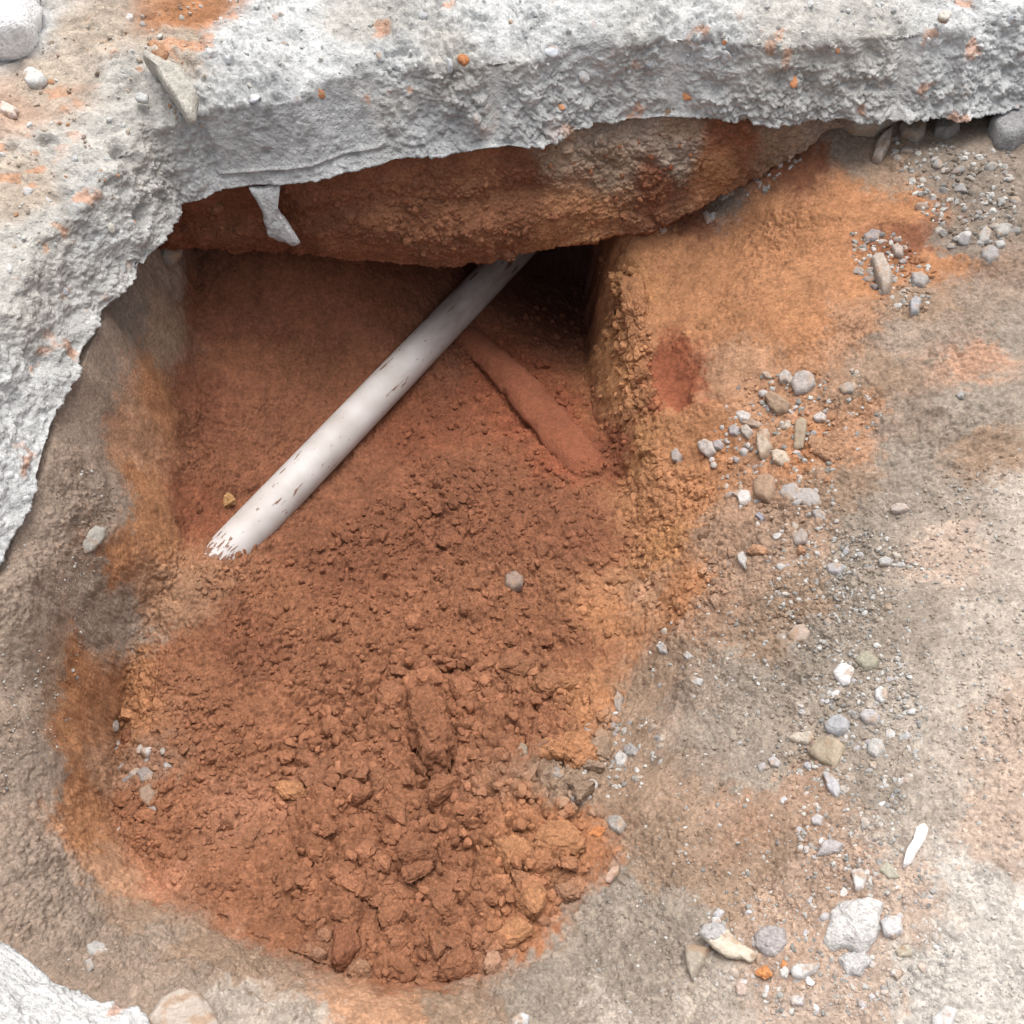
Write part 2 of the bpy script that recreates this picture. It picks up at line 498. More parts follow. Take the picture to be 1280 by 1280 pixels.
inside = sst(.02, -.02, SD)
mound = sst(.03, -.05, sdf_poly(Q2, mound_poly))
slick = sst(.02, -.05, sdf_poly(Q2, slick_poly))
scr = sst(.008, -.015, sdf_poly(Q2, scr_poly) + .006 * vnoise(P0, .03, 5))
cut = sst(.004, -.008, sdf_poly(Q2, cut_poly))
crumbm = np.clip(inside * (.5 + .5 * mound) * (1 - .5 * slick), 0, 1)
smoothm = np.clip(np.maximum(scr, cut) + .12 * slick * inside, 0, 1)
rb = W(840, 660, -.37)[:2]      # the crumbly slope right of the pit
crumbm = np.maximum(crumbm, .55 * np.exp(-(((Q2 - rb) / np.array([.10, .22])) ** 2).sum(1)))
heapm = sst(.02, -.06, sdf_poly(Q2, heap_poly))
DSP = soil_relief(P0, crumbm, smoothm, heapm)
# steep places keep only the coarser relief (the fine grain is the material's)
steep = np.hypot(gx, gy).ravel()
flat_f = 1 - .35 * sst(1.0, 3.5, steep)
DSP = DSP * flat_f
# spade scrapes running down the back-left of the pit
sx = np.column_stack([P0[:, 0] + .1 * P0[:, 1], P0[:, 1] * .12, P0[:, 2] * 0])
DSP += .006 * slick * fbm(sx, .03, 3, 63) * inside
und = sst(-.03, .01, sdf_poly(Q2, SLAB_LOOP))
DSP = DSP * (1 - .7 * und)
V = P0 + Nrm * DSP[:, None]
TOPZ = V[:, 2].reshape(NX, NY)


def ground_z(x, y):
    i = np.clip(np.searchsorted(GX, x) - 1, 0, NX - 2)
    j = np.clip(np.searchsorted(GY, y) - 1, 0, NY - 2)
    tx = (x - GX[i]) / (GX[i + 1] - GX[i])
    ty = (y - GY[j]) / (GY[j + 1] - GY[j])
    return (TOPZ[i, j] * (1 - tx) * (1 - ty) + TOPZ[i + 1, j] * tx * (1 - ty) + TOPZ[i, j + 1] * (1 - tx) * ty + TOPZ[i + 1, j + 1] * tx * ty)


def base_z(x, y):
    i = np.clip(np.searchsorted(GX, x) - 1, 0, NX - 2)
    j = np.clip(np.searchsorted(GY, y) - 1, 0, NY - 2)
    return Zg[i, j]


def hit_many(pp):
    """where the sight lines through photograph pixels meet the ground"""
    pp = np.array(pp, float)
    d = FW + ((pp[:, 0] - 640) / FPX)[:, None] * RT + ((640 - pp[:, 1]) / FPX)[:, None] * UP
    out = CAM + d * 2.6
    todo = np.ones(len(pp), bool)
    pz = np.full(len(pp), 1.0)
    for tt in np.arange(1.0, 2.6, .005):
        p = CAM + tt * d
        gap = p[:, 2] - ground_z(p[:, 0], p[:, 1])
        new = todo & (gap < 0)
        if new.any():
            f = (pz / (pz - gap + 1e-9))[:, None]
            out[new] = (p - .005 * d * (1 - f))[new]
            todo &= ~new
        pz = gap
    return out


def hit(px, py):
    return hit_many([(px, py)])[0]


soil_cols = [
    # left bank: grey sub-base, orange rim
    (100, 520, GRY), (60, 640, GRY), (130, 440, GRY), (160, 390, DGR), (40, 760, GRY), (20, 850, GRY), (20, 980, GRY), (50, 1080, GRY), (90, 1150, GRY), (180, 1180, GRY), (130, 620, GRY),
    (205, 320, GRY), (110, 750, GRY), (200, 740, (.27, .152, .092)), (150, 700, ORA), (175, 600, ORA), (160, 560, LOR), (195, 480, ORA), (205, 420, MIX), (190, 660, ORA), (150, 770, GRY), (60, 840, MIX), (90, 850, ORA), (100, 870, ORA),
    (35, 840, GRY), (85, 920, ORA), (95, 980, ORA), (100, 1040, ORA), (125, 1080, LOR), (160, 1100, LOR), (190, 1110, (.29, .135, .08)), (120, 960, LOR), (110, 1000, ORA), (60, 960, GRY), (80, 1110, GRY),
    (160, 1150, MIX), (250, 1190, MIX), (230, 1230, GRY), (320, 1225, MIX), (300, 1260, BEI), (420, 1250, LOR), (500, 1265, LOR), (560, 1265, MIX), (380, 1275, BEI),
    # floor
    (245, 500, DRED), (300, 450, BRN), (350, 500, BRN), (400, 420, BRN), (270, 380, DRED), (330, 370, DRED), (450, 370, DRED), (520, 360, DRED), (300, 580, BRN), (240, 640, RED),
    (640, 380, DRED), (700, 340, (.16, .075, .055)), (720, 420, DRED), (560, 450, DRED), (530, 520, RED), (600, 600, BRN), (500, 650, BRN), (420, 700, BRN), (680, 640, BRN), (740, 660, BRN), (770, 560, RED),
    (620, 460, CLAY), (680, 510, CLAY), (720, 560, CLAY), (350, 760, CLO), (300, 800, BRN), (220, 830, CLO), (180, 860, ORA), (450, 800, CLO), (550, 800, CLO), (650, 780, CLO), (720, 800, CLO), (760, 780, ORA),
    (400, 900, CLO), (550, 900, CLO), (680, 900, CLO), (740, 880, ORA), (300, 950, CLO), (290, 1000, (.265, .124, .072)), (280, 900, CLO), (230, 1000, CLO), (180, 960, (.215, .120, .078)), (200, 1060, CLO), (300, 1100, CLO), (420, 1050, CLO), (540, 1050, CLO),
    (650, 1050, (.275, .125, .064)), (720, 1050, (.285, .13, .066)), (450, 1150, CLO), (560, 1150, CLO), (650, 1150, (.27, .122, .063)), (350, 1150, CLO), (500, 1220, CLO), (165, 1010, CLO), (730, 980, MIX),
    # right bank
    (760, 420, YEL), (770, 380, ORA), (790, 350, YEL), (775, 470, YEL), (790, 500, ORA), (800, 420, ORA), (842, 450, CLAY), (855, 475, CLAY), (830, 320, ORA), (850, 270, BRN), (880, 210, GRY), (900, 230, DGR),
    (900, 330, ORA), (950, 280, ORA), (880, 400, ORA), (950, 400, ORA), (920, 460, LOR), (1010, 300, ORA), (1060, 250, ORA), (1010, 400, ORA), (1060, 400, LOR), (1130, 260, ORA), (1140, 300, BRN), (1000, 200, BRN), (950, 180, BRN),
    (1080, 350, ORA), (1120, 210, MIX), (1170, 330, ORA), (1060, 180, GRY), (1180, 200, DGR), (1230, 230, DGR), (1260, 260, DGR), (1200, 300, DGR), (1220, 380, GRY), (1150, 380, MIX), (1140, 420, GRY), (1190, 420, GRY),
    (810, 560, YEL), (830, 560, ORA), (850, 620, ORA), (900, 680, ORA), (830, 680, YEL), (850, 740, ORA), (880, 560, ORA), (960, 540, LOR), (1010, 560, ORA), (1060, 560, LOR), (1080, 520, LOR), (1050, 600, MIX), (1000, 660, LOR), (950, 700, LOR), (1100, 480, MIX),
    (900, 760, ORA), (810, 740, LOR), (800, 640, ORA), (1140, 520, GRY), (1130, 580, RGR), (1220, 450, (.36, .22, .15)), (1210, 520, RGR), (1250, 500, RGR), (1265, 420, RGR), (1230, 560, MIX), (1180, 640, RGR), (1100, 660, RGR),
    (1200, 670, PNK), (1170, 690, PNK), (1250, 680, BEI), (1270, 620, BEI), (1060, 720, RGR), (1150, 760, RGR), (1000, 740, MIX), (960, 780, MIX), (1220, 780, BEI), (1260, 760, BEI),
    (860, 880, GRY), (900, 900, RGR), (820, 860, MIX), (850, 980, MIX), (930, 860, RGR), (880, 960, GRY), (800, 900, MIX), (940, 960, RGR), (830, 1080, MIX), (780, 1120, RGR), (760, 1180, RGR), (700, 1220, RGR),
    (900, 1020, LOR), (930, 1040, ORA), (860, 1040, MIX), (960, 1080, MIX), (1000, 1000, LOR), (980, 1120, LOR), (1050, 1110, LOR), (900, 1110, MIX), (850, 1150, RGR), (820, 1220, RGR), (760, 1260, BEI), (680, 1270, RGR),
    (900, 1240, BEI), (980, 1200, LOR), (1000, 1260, PNK), (1080, 1240, PNK), (1140, 1140, PNK), (1150, 1110, PNK), (1060, 860, RGR), (1120, 880, BEI), (1180, 900, BEI), (1100, 960, RGR), (1180, 1000, BEI), (1150, 1020, BEI), (1210, 850, BEI),
    (1260, 900, PNK), (1270, 960, PNK), (1250, 1000, PNK), (1270, 1040, PNK), (1240, 1060, PNK), (1200, 1100, PAL), (1250, 1120, PAL), (1200, 1200, PAL), (1270, 1200, PAL), (1170, 1250, PAL), (1260, 1260, PAL), (1030, 800, RGR), (1120, 800, RGR),
]
scp = hit_many([c[:2] for c in soil_cols])
scv = np.array([c for _, _, c in soil_cols])
for k_, (a_, b_, c_) in enumerate(soil_cols):        # rust is thinly spread over the dusty lower right bank
    if a_ > 860 and b_ > 640 and c_ in (LOR, PNK, ORA):
        scv[k_] = .5 * np.array(c_) + .5 * np.array(RGR if b_ < 1100 and a_ < 1150 else BEI)


def soil_color(P):
    wq = P + .024 * np.stack([fbm(P, .07, 4, 101), fbm(P, .07, 4, 109), fbm(P, .07, 3, 113)], 1)
    wq += .016 * np.stack([vnoise(P, .011, 117), vnoise(P, .011, 118), vnoise(P, .011, 119)], 1) + .012 * np.stack([vnoise(P, .0055, 121), vnoise(P, .0055, 122), vnoise(P, .0055, 123)], 1)
    c = shepard(wq, scp, scv, 5)
    v = 1 + .18 * fbm(P, .05, 4, 131) + .12 * vnoise(P, .006, 133)
    return np.clip(c * v[:, None], .02, .8)


gcol = np.tile(np.array(GRY), (len(V), 1))
vis = (Q2[:, 0] > -.8) & (Q2[:, 0] < 1.05) & (Q2[:, 1] > 0) & (Q2[:, 1] < 2.1)
gcol[vis] = soil_color(P0[vis])
clay_m = np.maximum(scr, cut)[:, None]
gcol = gcol * (1 - clay_m) + np.array(CLAY) * clay_m
galpha = np.full(len(V), .6)
galpha[vis] = np.clip(.38 + .62 * sst(-.25, .3, fbm(P0[vis], .16, 4, 501)) * (.5 + .5 * sst(-.3, .2, fbm(P0[vis], .045, 3, 505))), 0, 1)
galpha = np.maximum(galpha, inside * .6)
galpha = galpha * (1 - .8 * smoothm)
link('ground', mesh_np('ground', V, grid_faces(NX, NY), True, gcol, galpha), M_SOIL, kind='structure')

# ------------------------------------------------------------------ the undercut earth wall at the back of the pit
lip_c = [(150, 300, -.28), (240, 300, -.30), (300, 304, -.325), (350, 307, -.34), (385, 310, -.345), (420, 318, -.36), (470, 320, -.37), (520, 324, -.375), (560, 326, -.375), (600, 320, -.37),
         (640, 306, -.36), (690, 300, -.355), (735, 294, -.35), (765, 290, -.345), (800, 287, -.345), (840, 274, -.335), (880, 256, -.32), (930, 229, -.29), (980, 194, -.235), (1030, 168, -.19), (1150, 160, -.175), (1290, 150, -.172)]
lip = np.array([W(*c) for c in lip_c])
ed = np.array(edge)
far_ed = ed[10:]
ux = np.arange(-.72, .66, .0023)
ly = np.interp(ux, lip[:, 0], lip[:, 1])
lz = np.interp(ux, lip[:, 0], lip[:, 2])
ty = np.interp(ux, far_ed[:, 0], far_ed[:, 1]) + .022
ty = np.where(ux < far_ed[0, 0], ty + 0.0, ty)
push = sst(.50, .66, ux) * .05 + sst(-.60, -.70, ux) * .02
uP = np.column_stack([ux, np.zeros(len(ux)), np.zeros(len(ux))])
ly = ly + push + .007 * fbm(uP, .07, 3, 7)
lz = lz + .007 * fbm(uP, .09, 3, 8) + .003 * vnoise(uP, .016, 9)
ty = ty + push
nv_f, nv_u = 150, 60
ledge = fbm(uP, .11, 4, 12)
cols = []
for k in range(nv_f + nv_u):
    if k < nv_f:
        t = k / (nv_f - 1)
        bulge = .018 * math.sin(t * math.pi)
        y = ty * (1 - t) + ly * t - bulge * 0.3 - .024 * sst(.40, .62, t + .16 * ledge) * (1 - .5 * sst(.8, 1.0, t)) * sst(.25, .0, ux)
        z = -.145 * (1 - t) + lz * t
    else:
        t = (k - nv_f + 1) / nv_u
        r = math.sin(t * math.pi / 2)
        y = ly + .012 * math.sin(min(1, t * 6) * math.pi / 2) + .42 * t ** 1.1
        z = lz - .010 * math.sin(min(1, t * 5) * math.pi) - .30 * t ** 1.5 + .004
    cols.append(np.column_stack([ux, y, z]))
EW = np.stack(cols, 1)
nu, nv = EW.shape[:2]
du = np.gradient(EW, axis=0)
dv = np.gradient(EW, axis=1)
en = np.cross(dv, du).reshape(-1, 3)
en /= np.linalg.norm(en, axis=1)[:, None] + 1e-9
EP = EW.reshape(-1, 3)
mid = en[(nu // 2) * nv + nv_f // 2]
if mid[1] > 0:
    en = -en
ecr = .35 + .4 * sst(-.1, .3, fbm(EP, .1, 3, 70))
esm = sst(.0, .4, fbm(EP + 3, .12, 3, 71)) * .7
EV = EP + en * (.9 * soil_relief(EP, ecr, np.clip(esm * .8 + .5 * sst(-.24, -.17, EP[:, 2]), 0, .9), ecr * .5, 1.0))[:, None]
ecols = [(250, 270, RED), (300, 270, BRN), (340, 300, DRED), (360, 250, RED), (385, 250, DRED), (420, 280, CLO), (420, 235, BRN), (500, 240, CLO), (500, 300, CLO), (560, 280, CLO), (600, 220, CLO), (640, 260, CLO), (650, 210, BRN),
         (700, 180, MIX), (740, 190, GRY), (800, 180, GRY), (860, 180, MIX), (930, 190, BRN), (980, 170, MIX), (1040, 160, GRY), (890, 235, ORA), (700, 270, ORA), (740, 270, ORA), (760, 230, MIX), (820, 250, BRN), (850, 220, GRY), (900, 200, BRN)]
ey = lambda px, py: W(px, py, np.interp(py, [190, 310], [-.17, -.36]))
ep = np.array([(lambda p: (p[0], p[2]))(ey(a, b)) for a, b, _ in ecols])
wq = np.column_stack([EP[:, 0], EP[:, 2]]) + .02 * np.stack([fbm(EP, .07, 4, 201), fbm(EP, .07, 4, 203)], 1)
ec = shepard(wq, ep, np.array([c for _, _, c in ecols]), 5) * (1 + .15 * fbm(EP, .05, 4, 205))[:, None]
link('earth_wall', mesh_np('earth_wall', EV, grid_faces(nu, nv), True, ec), M_SOIL, kind='structure')

# ------------------------------------------------------------------ the broken concrete slab round the hole
def resample(loop, dense_rng):
    pts = np.vstack([loop, loop[:1]])
    seg = np.linalg.norm(np.diff(pts, axis=0), axis=1)
    s = np.concatenate([[0], np.cumsum(seg)])
    out = []
    for i in range(len(seg)):
        st = .0025 if i in dense_rng else .03
        n = max(1, int(round(seg[i] / st)))
        out.append(s[i] + seg[i] * np.arange(n) / n)
    ss = np.concatenate(out)
    return ss, np.column_stack([np.interp(ss, s, pts[:, 0]), np.interp(ss, s, pts[:, 1])]), s[-1]


n0 = 8
dense = set(range(n0, n0 + 3)) | set(range(n0 + 6, len(SLAB_LOOP) - 1)) | {len(SLAB_LOOP) - 1}
ss, SP, total = resample(SLAB_LOOP, dense)
NS = len(ss)
# smooth outline for the directions
sig = .05
SM = np.empty_like(SP)
for i in range(NS):
    dd = np.abs(ss - ss[i])
    dd = np.minimum(dd, total - dd)
    wts = np.exp(-(dd / sig) ** 2) * np.gradient(ss)
    SM[i] = (SP * wts[:, None]).sum(0) / wts.sum()
tg = np.roll(SM, -1, 0) - np.roll(SM, 1, 0)
tg /= np.linalg.norm(tg, axis=1)[:, None]
nr = np.column_stack([tg[:, 1], -tg[:, 0]])
ctr = np.array([.2, .75])
if ((SM - ctr) * nr).sum() < 0:
    nr = -nr
rad = SM - ctr
rad /= np.linalg.norm(rad, axis=1)[:, None]
s3 = np.column_stack([SP, np.zeros(NS)])
slant = .060 + .028 * fbm(s3, .22, 3, 301)
slant = np.clip(slant, .02, .11)
prof = []
for o in (6.0, 3.5, 2.0, 1.2, .8, .62, .54):
    prof.append(('t', o))
for o in np.arange(.49, .0, -.0036):
    prof.append(('t', o))
for t in np.linspace(0, 1, 66)[1:]:
    prof.append(('f', t))
for o in (.003, .008, .016, .03, .05, .08, .12, .2, .35):
    prof.append(('u', o))
rows, nrmv, top = [], [], []
for kind, a in prof:
    if kind == 't':
        b = sst(.1, 1.0, np.array(a))
        dirv = nr * (1 - b) + rad * b
        dirv /= np.linalg.norm(dirv, axis=1)[:, None]
        k = sst(.0, .05, np.array(a))
        bp = SP * (1 - k) + SM * k
        xy = bp + nr * slant[:, None] + dirv * a
        z = np.full(NS, 0.0) - .034 * math.exp(-a / .045)
        nn = np.column_stack([-nr * .7 * math.exp(-a / .04), np.ones(NS)])
        top.append(1.0)
    elif kind == 'f':
        xy = SP + nr * (slant * (1 - a) ** .8)[:, None]
        z = np.full(NS, -.034 - (TH - .034) * a)
        nn = np.column_stack([-nr, .35 * np.ones(NS) * (1 - a)])
        top.append(0.0)
    else:
        xy = SP + nr * a
        z = np.full(NS, -TH - .004 * min(1, a / .02))
        nn = np.column_stack([-nr * .2, -np.ones(NS)])
        top.append(-1.0)
    rows.append(np.column_stack([xy, z]))
    nrmv.append(nn / np.linalg.norm(nn, axis=1)[:, None])
CV = np.stack(rows, 1).reshape(-1, 3)
CN = np.stack(nrmv, 1).reshape(-1, 3)
top = np.tile(np.array(top), NS)
cl1 = lumps(CV, .035, 311)
cl2 = lumps(CV, .013, 313)
cl3 = lumps(CV, .0065, 319)
cf = fbm(CV, .09, 5, 321)
cr = fbm(CV, .03, 4, 331)
rough = sst(-.2, .35, fbm(CV, .14, 3, 341))
rough = rough * (.45 + .55 * sst(1.15, 1.35, CV[:, 1]))
chip = np.abs(fbm(CV, .05, 3, 347))
cd = .013 * cf + .007 * cr + rough * (.006 * cl1 + .0060 * cl2 + .0034 * cl3 + .006 * fbm(CV, .012, 3, 349)) + (1 - rough) * (.0028 * cl2 + .0016 * cl3 + .003 * fbm(CV, .012, 3, 349)) - .010 * chip
cd = np.where(top < -.5, cd * .35, cd)
# thin straight ledge left by the formwork on the face
lx0, lx1 = W(282, 178, -.13)[0], W(478, 178, -.13)[0]
onl = (CV[:, 0] > lx0) & (CV[:, 0] < lx1) & (top == 0) & (CV[:, 1] > 1.2)
zl = -.128
cd = np.where(onl, cd * .35 + .0035 * np.exp(-((CV[:, 2] - zl) / .002) ** 2) - .0025 * np.exp(-((CV[:, 2] - zl + .006) / .003) ** 2), cd)
# drill grooves down the far face
for px in (842, 1132, 616):
    gxw = W(px, 90, -.06)[0]
    m = np.exp(-((CV[:, 0] - gxw - .1 * (CV[:, 1] - 1.5)) / .014) ** 2) * (CV[:, 1] > 1.35) * (top > -.5)
    cd = cd * (1 - .7 * m) - .010 * m
cd -= sst(.55, .8, fbm(CV, .05, 2, 361)) * .014
CVd = CV + CN * cd[:, None]
CG = (.40, .405, .40)
CL = (.46, .465, .46)
CD = (.345, .35, .35)  # front face only: its shade against the lit top is partly painted in
CB = (.39, .375, .345)
SO = (.37, .31, .25)
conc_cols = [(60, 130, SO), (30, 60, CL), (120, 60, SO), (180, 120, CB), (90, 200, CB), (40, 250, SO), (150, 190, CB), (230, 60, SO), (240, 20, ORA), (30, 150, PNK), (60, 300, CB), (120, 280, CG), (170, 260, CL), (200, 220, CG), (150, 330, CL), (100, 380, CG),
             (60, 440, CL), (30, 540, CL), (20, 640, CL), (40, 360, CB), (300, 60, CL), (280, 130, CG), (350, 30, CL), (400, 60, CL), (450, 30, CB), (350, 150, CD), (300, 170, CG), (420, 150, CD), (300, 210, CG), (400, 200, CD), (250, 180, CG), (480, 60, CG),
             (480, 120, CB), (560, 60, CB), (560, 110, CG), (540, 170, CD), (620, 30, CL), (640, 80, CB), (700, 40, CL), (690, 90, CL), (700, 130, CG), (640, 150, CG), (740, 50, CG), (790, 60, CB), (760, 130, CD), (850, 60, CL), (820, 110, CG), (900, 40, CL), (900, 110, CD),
             (950, 60, CB), (1000, 30, CB), (960, 120, CG), (1030, 80, CL), (1040, 130, CG), (1130, 60, CB), (1120, 130, CG), (1100, 30, CB), (1200, 40, CL), (1200, 110, CL), (1250, 90, CL), (1270, 20, CL), (1180, 70, CL), (20, 1250, (.52, .52, .515)), (80, 1270, (.54, .54, .535))]  # last two: overexposure of the near corner painted as whiter concrete
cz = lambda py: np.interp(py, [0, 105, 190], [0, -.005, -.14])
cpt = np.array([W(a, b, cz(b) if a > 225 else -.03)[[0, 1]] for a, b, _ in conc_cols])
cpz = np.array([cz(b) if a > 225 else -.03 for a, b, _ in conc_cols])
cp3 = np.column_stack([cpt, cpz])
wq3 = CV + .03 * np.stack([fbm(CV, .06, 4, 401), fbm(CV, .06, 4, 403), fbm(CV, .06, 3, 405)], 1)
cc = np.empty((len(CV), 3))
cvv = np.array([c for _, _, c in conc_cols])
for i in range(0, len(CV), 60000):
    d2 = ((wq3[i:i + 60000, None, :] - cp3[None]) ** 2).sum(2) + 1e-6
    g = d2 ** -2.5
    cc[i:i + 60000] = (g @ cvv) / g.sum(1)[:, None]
# aggregate stones of other greys show in the broken paste, and rusty soil smears
_, _, rid = worley(CV, .016, 313 + 99)
cc *= (1 + .06 * (rid - .5) + .22 * cr + .12 * fbm(CV, .01, 2, 411))[:, None]
sm = sst(.36, .50, fbm(CV, .035, 3, 421)) * sst(-.1, .3, fbm(CV, .2, 2, 423)) * .6
for px, py, r in [(579, 76, .008), (405, 122, .018), (860, 118, .010), (990, 102, .012), (1047, 70, .010), (700, 128, .018), (948, 112, .016), (330, 240, .008), (168, 276, .006)]:
    p = W(px, py, cz(py) if px > 225 else -.03)
    d = np.sqrt(((CVd - p) ** 2).sum(1)) * (1 + .5 * cr)
    sm = np.maximum(sm, sst(r * 1.3, r * .5, d) * .9)
cc = cc * (1 - sm[:, None]) + np.array((.50, .235, .12)) * sm[:, None]
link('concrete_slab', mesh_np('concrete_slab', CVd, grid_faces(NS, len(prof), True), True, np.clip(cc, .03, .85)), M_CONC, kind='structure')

# ------------------------------------------------------------------ pipe
m, t, b = nodes('white_plastic')
N, L = t.nodes.new, t.links.new
tc = N('ShaderNodeTexCoord')
mp = N('ShaderNodeMapping'); mp.inputs['Scale'].default_value = (1, 1, .28)
L(tc.outputs['Object'], mp.inputs['Vector'])
nz = N('ShaderNodeTexNoise'); nz.inputs['Scale'].default_value = 210; nz.inputs['Detail'].default_value = 5; nz.inputs['Roughness'].default_value = .6
L(mp.outputs[0], nz.inputs['Vector'])
sep = N('ShaderNodeSeparateXYZ'); L(tc.outputs['Object'], sep.inputs[0])
# chips and dried soil: rare along the pipe, thick at the end that enters the soil (axis = local z, 0 at that end)
th = N('ShaderNodeMapRange'); th.inputs['From Min'].default_value = .0; th.inputs['From Max'].default_value = .075
th.inputs['To Min'].default_value = .42; th.inputs['To Max'].default_value = .66
L(sep.outputs['Z'], th.inputs['Value'])
gt = N('ShaderNodeMath'); gt.operation = 'SUBTRACT'; L(nz.outputs['Fac'], gt.inputs[0]); L(th.outputs[0], gt.inputs[1])
mp2 = N('ShaderNodeMapping'); mp2.inputs['Scale'].default_value = (1, 1, .14); mp2.inputs['Rotation'].default_value = (.12, .1, 0)
L(tc.outputs['Object'], mp2.inputs['Vector'])
nz2 = N('ShaderNodeTexNoise'); nz2.inputs['Scale'].default_value = 85; nz2.inputs['Detail'].default_value = 4; L(mp2.outputs[0], nz2.inputs['Vector'])
g2 = N('ShaderNodeMath'); g2.operation = 'SUBTRACT'; g2.inputs[1].default_value = .655; L(nz2.outputs['Fac'], g2.inputs[0])
gm = N('ShaderNodeMath'); gm.operation = 'MAXIMUM'; L(gt.outputs[0], gm.inputs[0]); L(g2.outputs[0], gm.inputs[1])
st = N('ShaderNodeMapRange'); st.inputs['From Min'].default_value = 0; st.inputs['From Max'].default_value = .02
L(gm.outputs[0], st.inputs['Value'])
bn = N('ShaderNodeTexNoise'); bn.inputs['Scale'].default_value = 14; bn.inputs['Detail'].default_value = 6
L(tc.outputs['Object'], bn.inputs['Vector'])
pr = N('ShaderNodeValToRGB')
pr.color_ramp.elements[0].position, pr.color_ramp.elements[0].color = .22, (.36, .325, .30, 1)
pr.color_ramp.elements[1].position, pr.color_ramp.elements[1].color = .72, (.52, .495, .485, 1)
L(bn.outputs['Fac'], pr.inputs[0])
# brown film that gets thicker towards the far end
fm = N('ShaderNodeMapRange'); fm.inputs['From Min'].default_value = .35; fm.inputs['From Max'].default_value = 1.0; fm.inputs['To Max'].default_value = .75
L(sep.outputs['Z'], fm.inputs['Value'])
fn = N('ShaderNodeTexNoise'); fn.inputs['Scale'].default_value = 45; fn.inputs['Detail'].default_value = 5; L(mp.outputs[0], fn.inputs['Vector'])
fr = N('ShaderNodeMapRange'); fr.inputs['From Min'].default_value = .35; fr.inputs['From Max'].default_value = .65; L(fn.outputs['Fac'], fr.inputs['Value'])
ff = N('ShaderNodeMath'); ff.operation = 'MULTIPLY'; L(fm.outputs[0], ff.inputs[0]); L(fr.outputs[0], ff.inputs[1])
x1 = N('ShaderNodeMix'); x1.data_type = 'RGBA'; L(ff.outputs[0], x1.inputs['Factor']); L(pr.outputs[0], x1.inputs[6]); x1.inputs[7].default_value = (.24, .15, .09, 1)
x2 = N('ShaderNodeMix'); x2.data_type = 'RGBA'; L(st.outputs[0], x2.inputs['Factor']); L(x1.outputs[2], x2.inputs[6]); x2.inputs[7].default_value = (.17, .085, .055, 1)
L(x2.outputs[2], b.inputs['Base Color'])
b.inputs['Roughness'].default_value = .55
b.inputs['Specular IOR Level'].default_value = .35
pb = N('ShaderNodeBump'); pb.inputs['Strength'].default_value = .5; pb.inputs['Distance'].default_value = .0015
L(st.outputs[0], pb.inputs['Height']); L(pb.outputs[0], b.inputs['Normal'])
M_PIPE = m

PR = .0355
pa = W(262, 714, -.488)
pb_ = W(640, 318, -.625)
pd = pb_ - pa
plen = np.linalg.norm(pd)
pd = pd / plen
start = pa + pd * .0
ext = plen + .35
na, nl = 56, 90
ang = np.linspace(0, 2 * math.pi, na, endpoint=False)
Vp = []
for i, tt in enumerate(np.linspace(-.06, ext, nl)):
    sag = -.012 * math.sin(max(0, min(1, tt / plen)) * math.pi)
    for rr in (PR,):
        Vp.append(np.column_stack([rr * np.cos(ang), rr * np.sin(ang), np.full(na, tt)]))
inner = [np.column_stack([(PR - .003) * np.cos(ang), (PR - .003) * np.sin(ang), np.full(na, tt)]) for tt in np.linspace(ext, -.06, 12)]
allr = np.stack(Vp + inner, 0)
nrw = allr.shape[0]
Fp = []
for i in range(nrw):
    j = (i + 1) % nrw
    for k in range(na):
        Fp.append((i * na + k, i * na + (k + 1) % na, j * na + (k + 1) % na, j * na + k))
pipe = link('drain_pipe', mesh_np('drain_pipe', allr.reshape(-1, 3), np.array(Fp)), M_PIPE, 'white plastic drain pipe lying across the red pit, scratched and soil-stained', 'pipe', loc=tuple(pa))
pipe.rotation_euler = Vector(pd).to_track_quat('Z', 'Y').to_euler()

# ------------------------------------------------------------------ stone and clod shapes
import bmesh


def ico(sub):
    bm = bmesh.new()
    bmesh.ops.create_icosphere(bm, subdivisions=sub, radius=1)
    bm.verts.ensure_lookup_table()
    v = np.array([x.co[:] for x in bm.verts])
    f = np.array([[q.index for q in x.verts] for x in bm.faces])
    bm.free()
    return v, f


ICO = {k: ico(k) for k in (1, 2, 3, 4, 5)}


def stone_verts(sub, seed, flat=.7, cuts=9, rgh=.05):
    r = np.random.default_rng(seed)
    v = ICO[sub][0].copy()
    v = v * (1 + .12 * vnoise(v + seed, .9, seed)[:, None])
    for _ in range(cuts):
        n = r.normal(size=3); n /= np.linalg.norm(n)
        o = r.uniform(.55, .85)
        d = v @ n - o
        v = v - np.where(d > 0, d * .92, 0)[:, None] * n
    v = v * np.array([1, r.uniform(.62, .95), flat * r.uniform(.75, 1.1)])
    v = v + v * (rgh * fbm(v + seed * 3.1, .5, 3, seed + 2))[:, None]
    return v / np.abs(v[:, :2]).max()


def clod_verts(sub, seed, amp=1.0):
    r = np.random.default_rng(seed)
    v = ICO[sub][0].copy()
    u = v + seed * 2.7
    d = .30 * fbm(u, 1.2, 3, seed) + amp * (.13 * lumps(u, .7, seed + 3) + .08 * lumps(u, .3, seed + 5) + .045 * lumps(u, .15, seed + 8)) + .09 * fbm(u, .25, 4, seed + 7)
    v = v * (.72 + d)[:, None]
    for _ in range(9):
        n = r.normal(size=3); n /= np.linalg.norm(n)
        e = v @ n - r.uniform(.34, .66)
        v = v - np.where(e > 0, e * .82, 0)[:, None] * n
    v = v * (1 + .16 * fbm(u + 5, .35, 5, seed + 11) + .05 * lumps(u, .2, seed + 13))[:, None]
    v = v * np.array([1, r.uniform(.55, 1), r.uniform(.5, .8)])
    return v / np.abs(v[:, :2]).max()


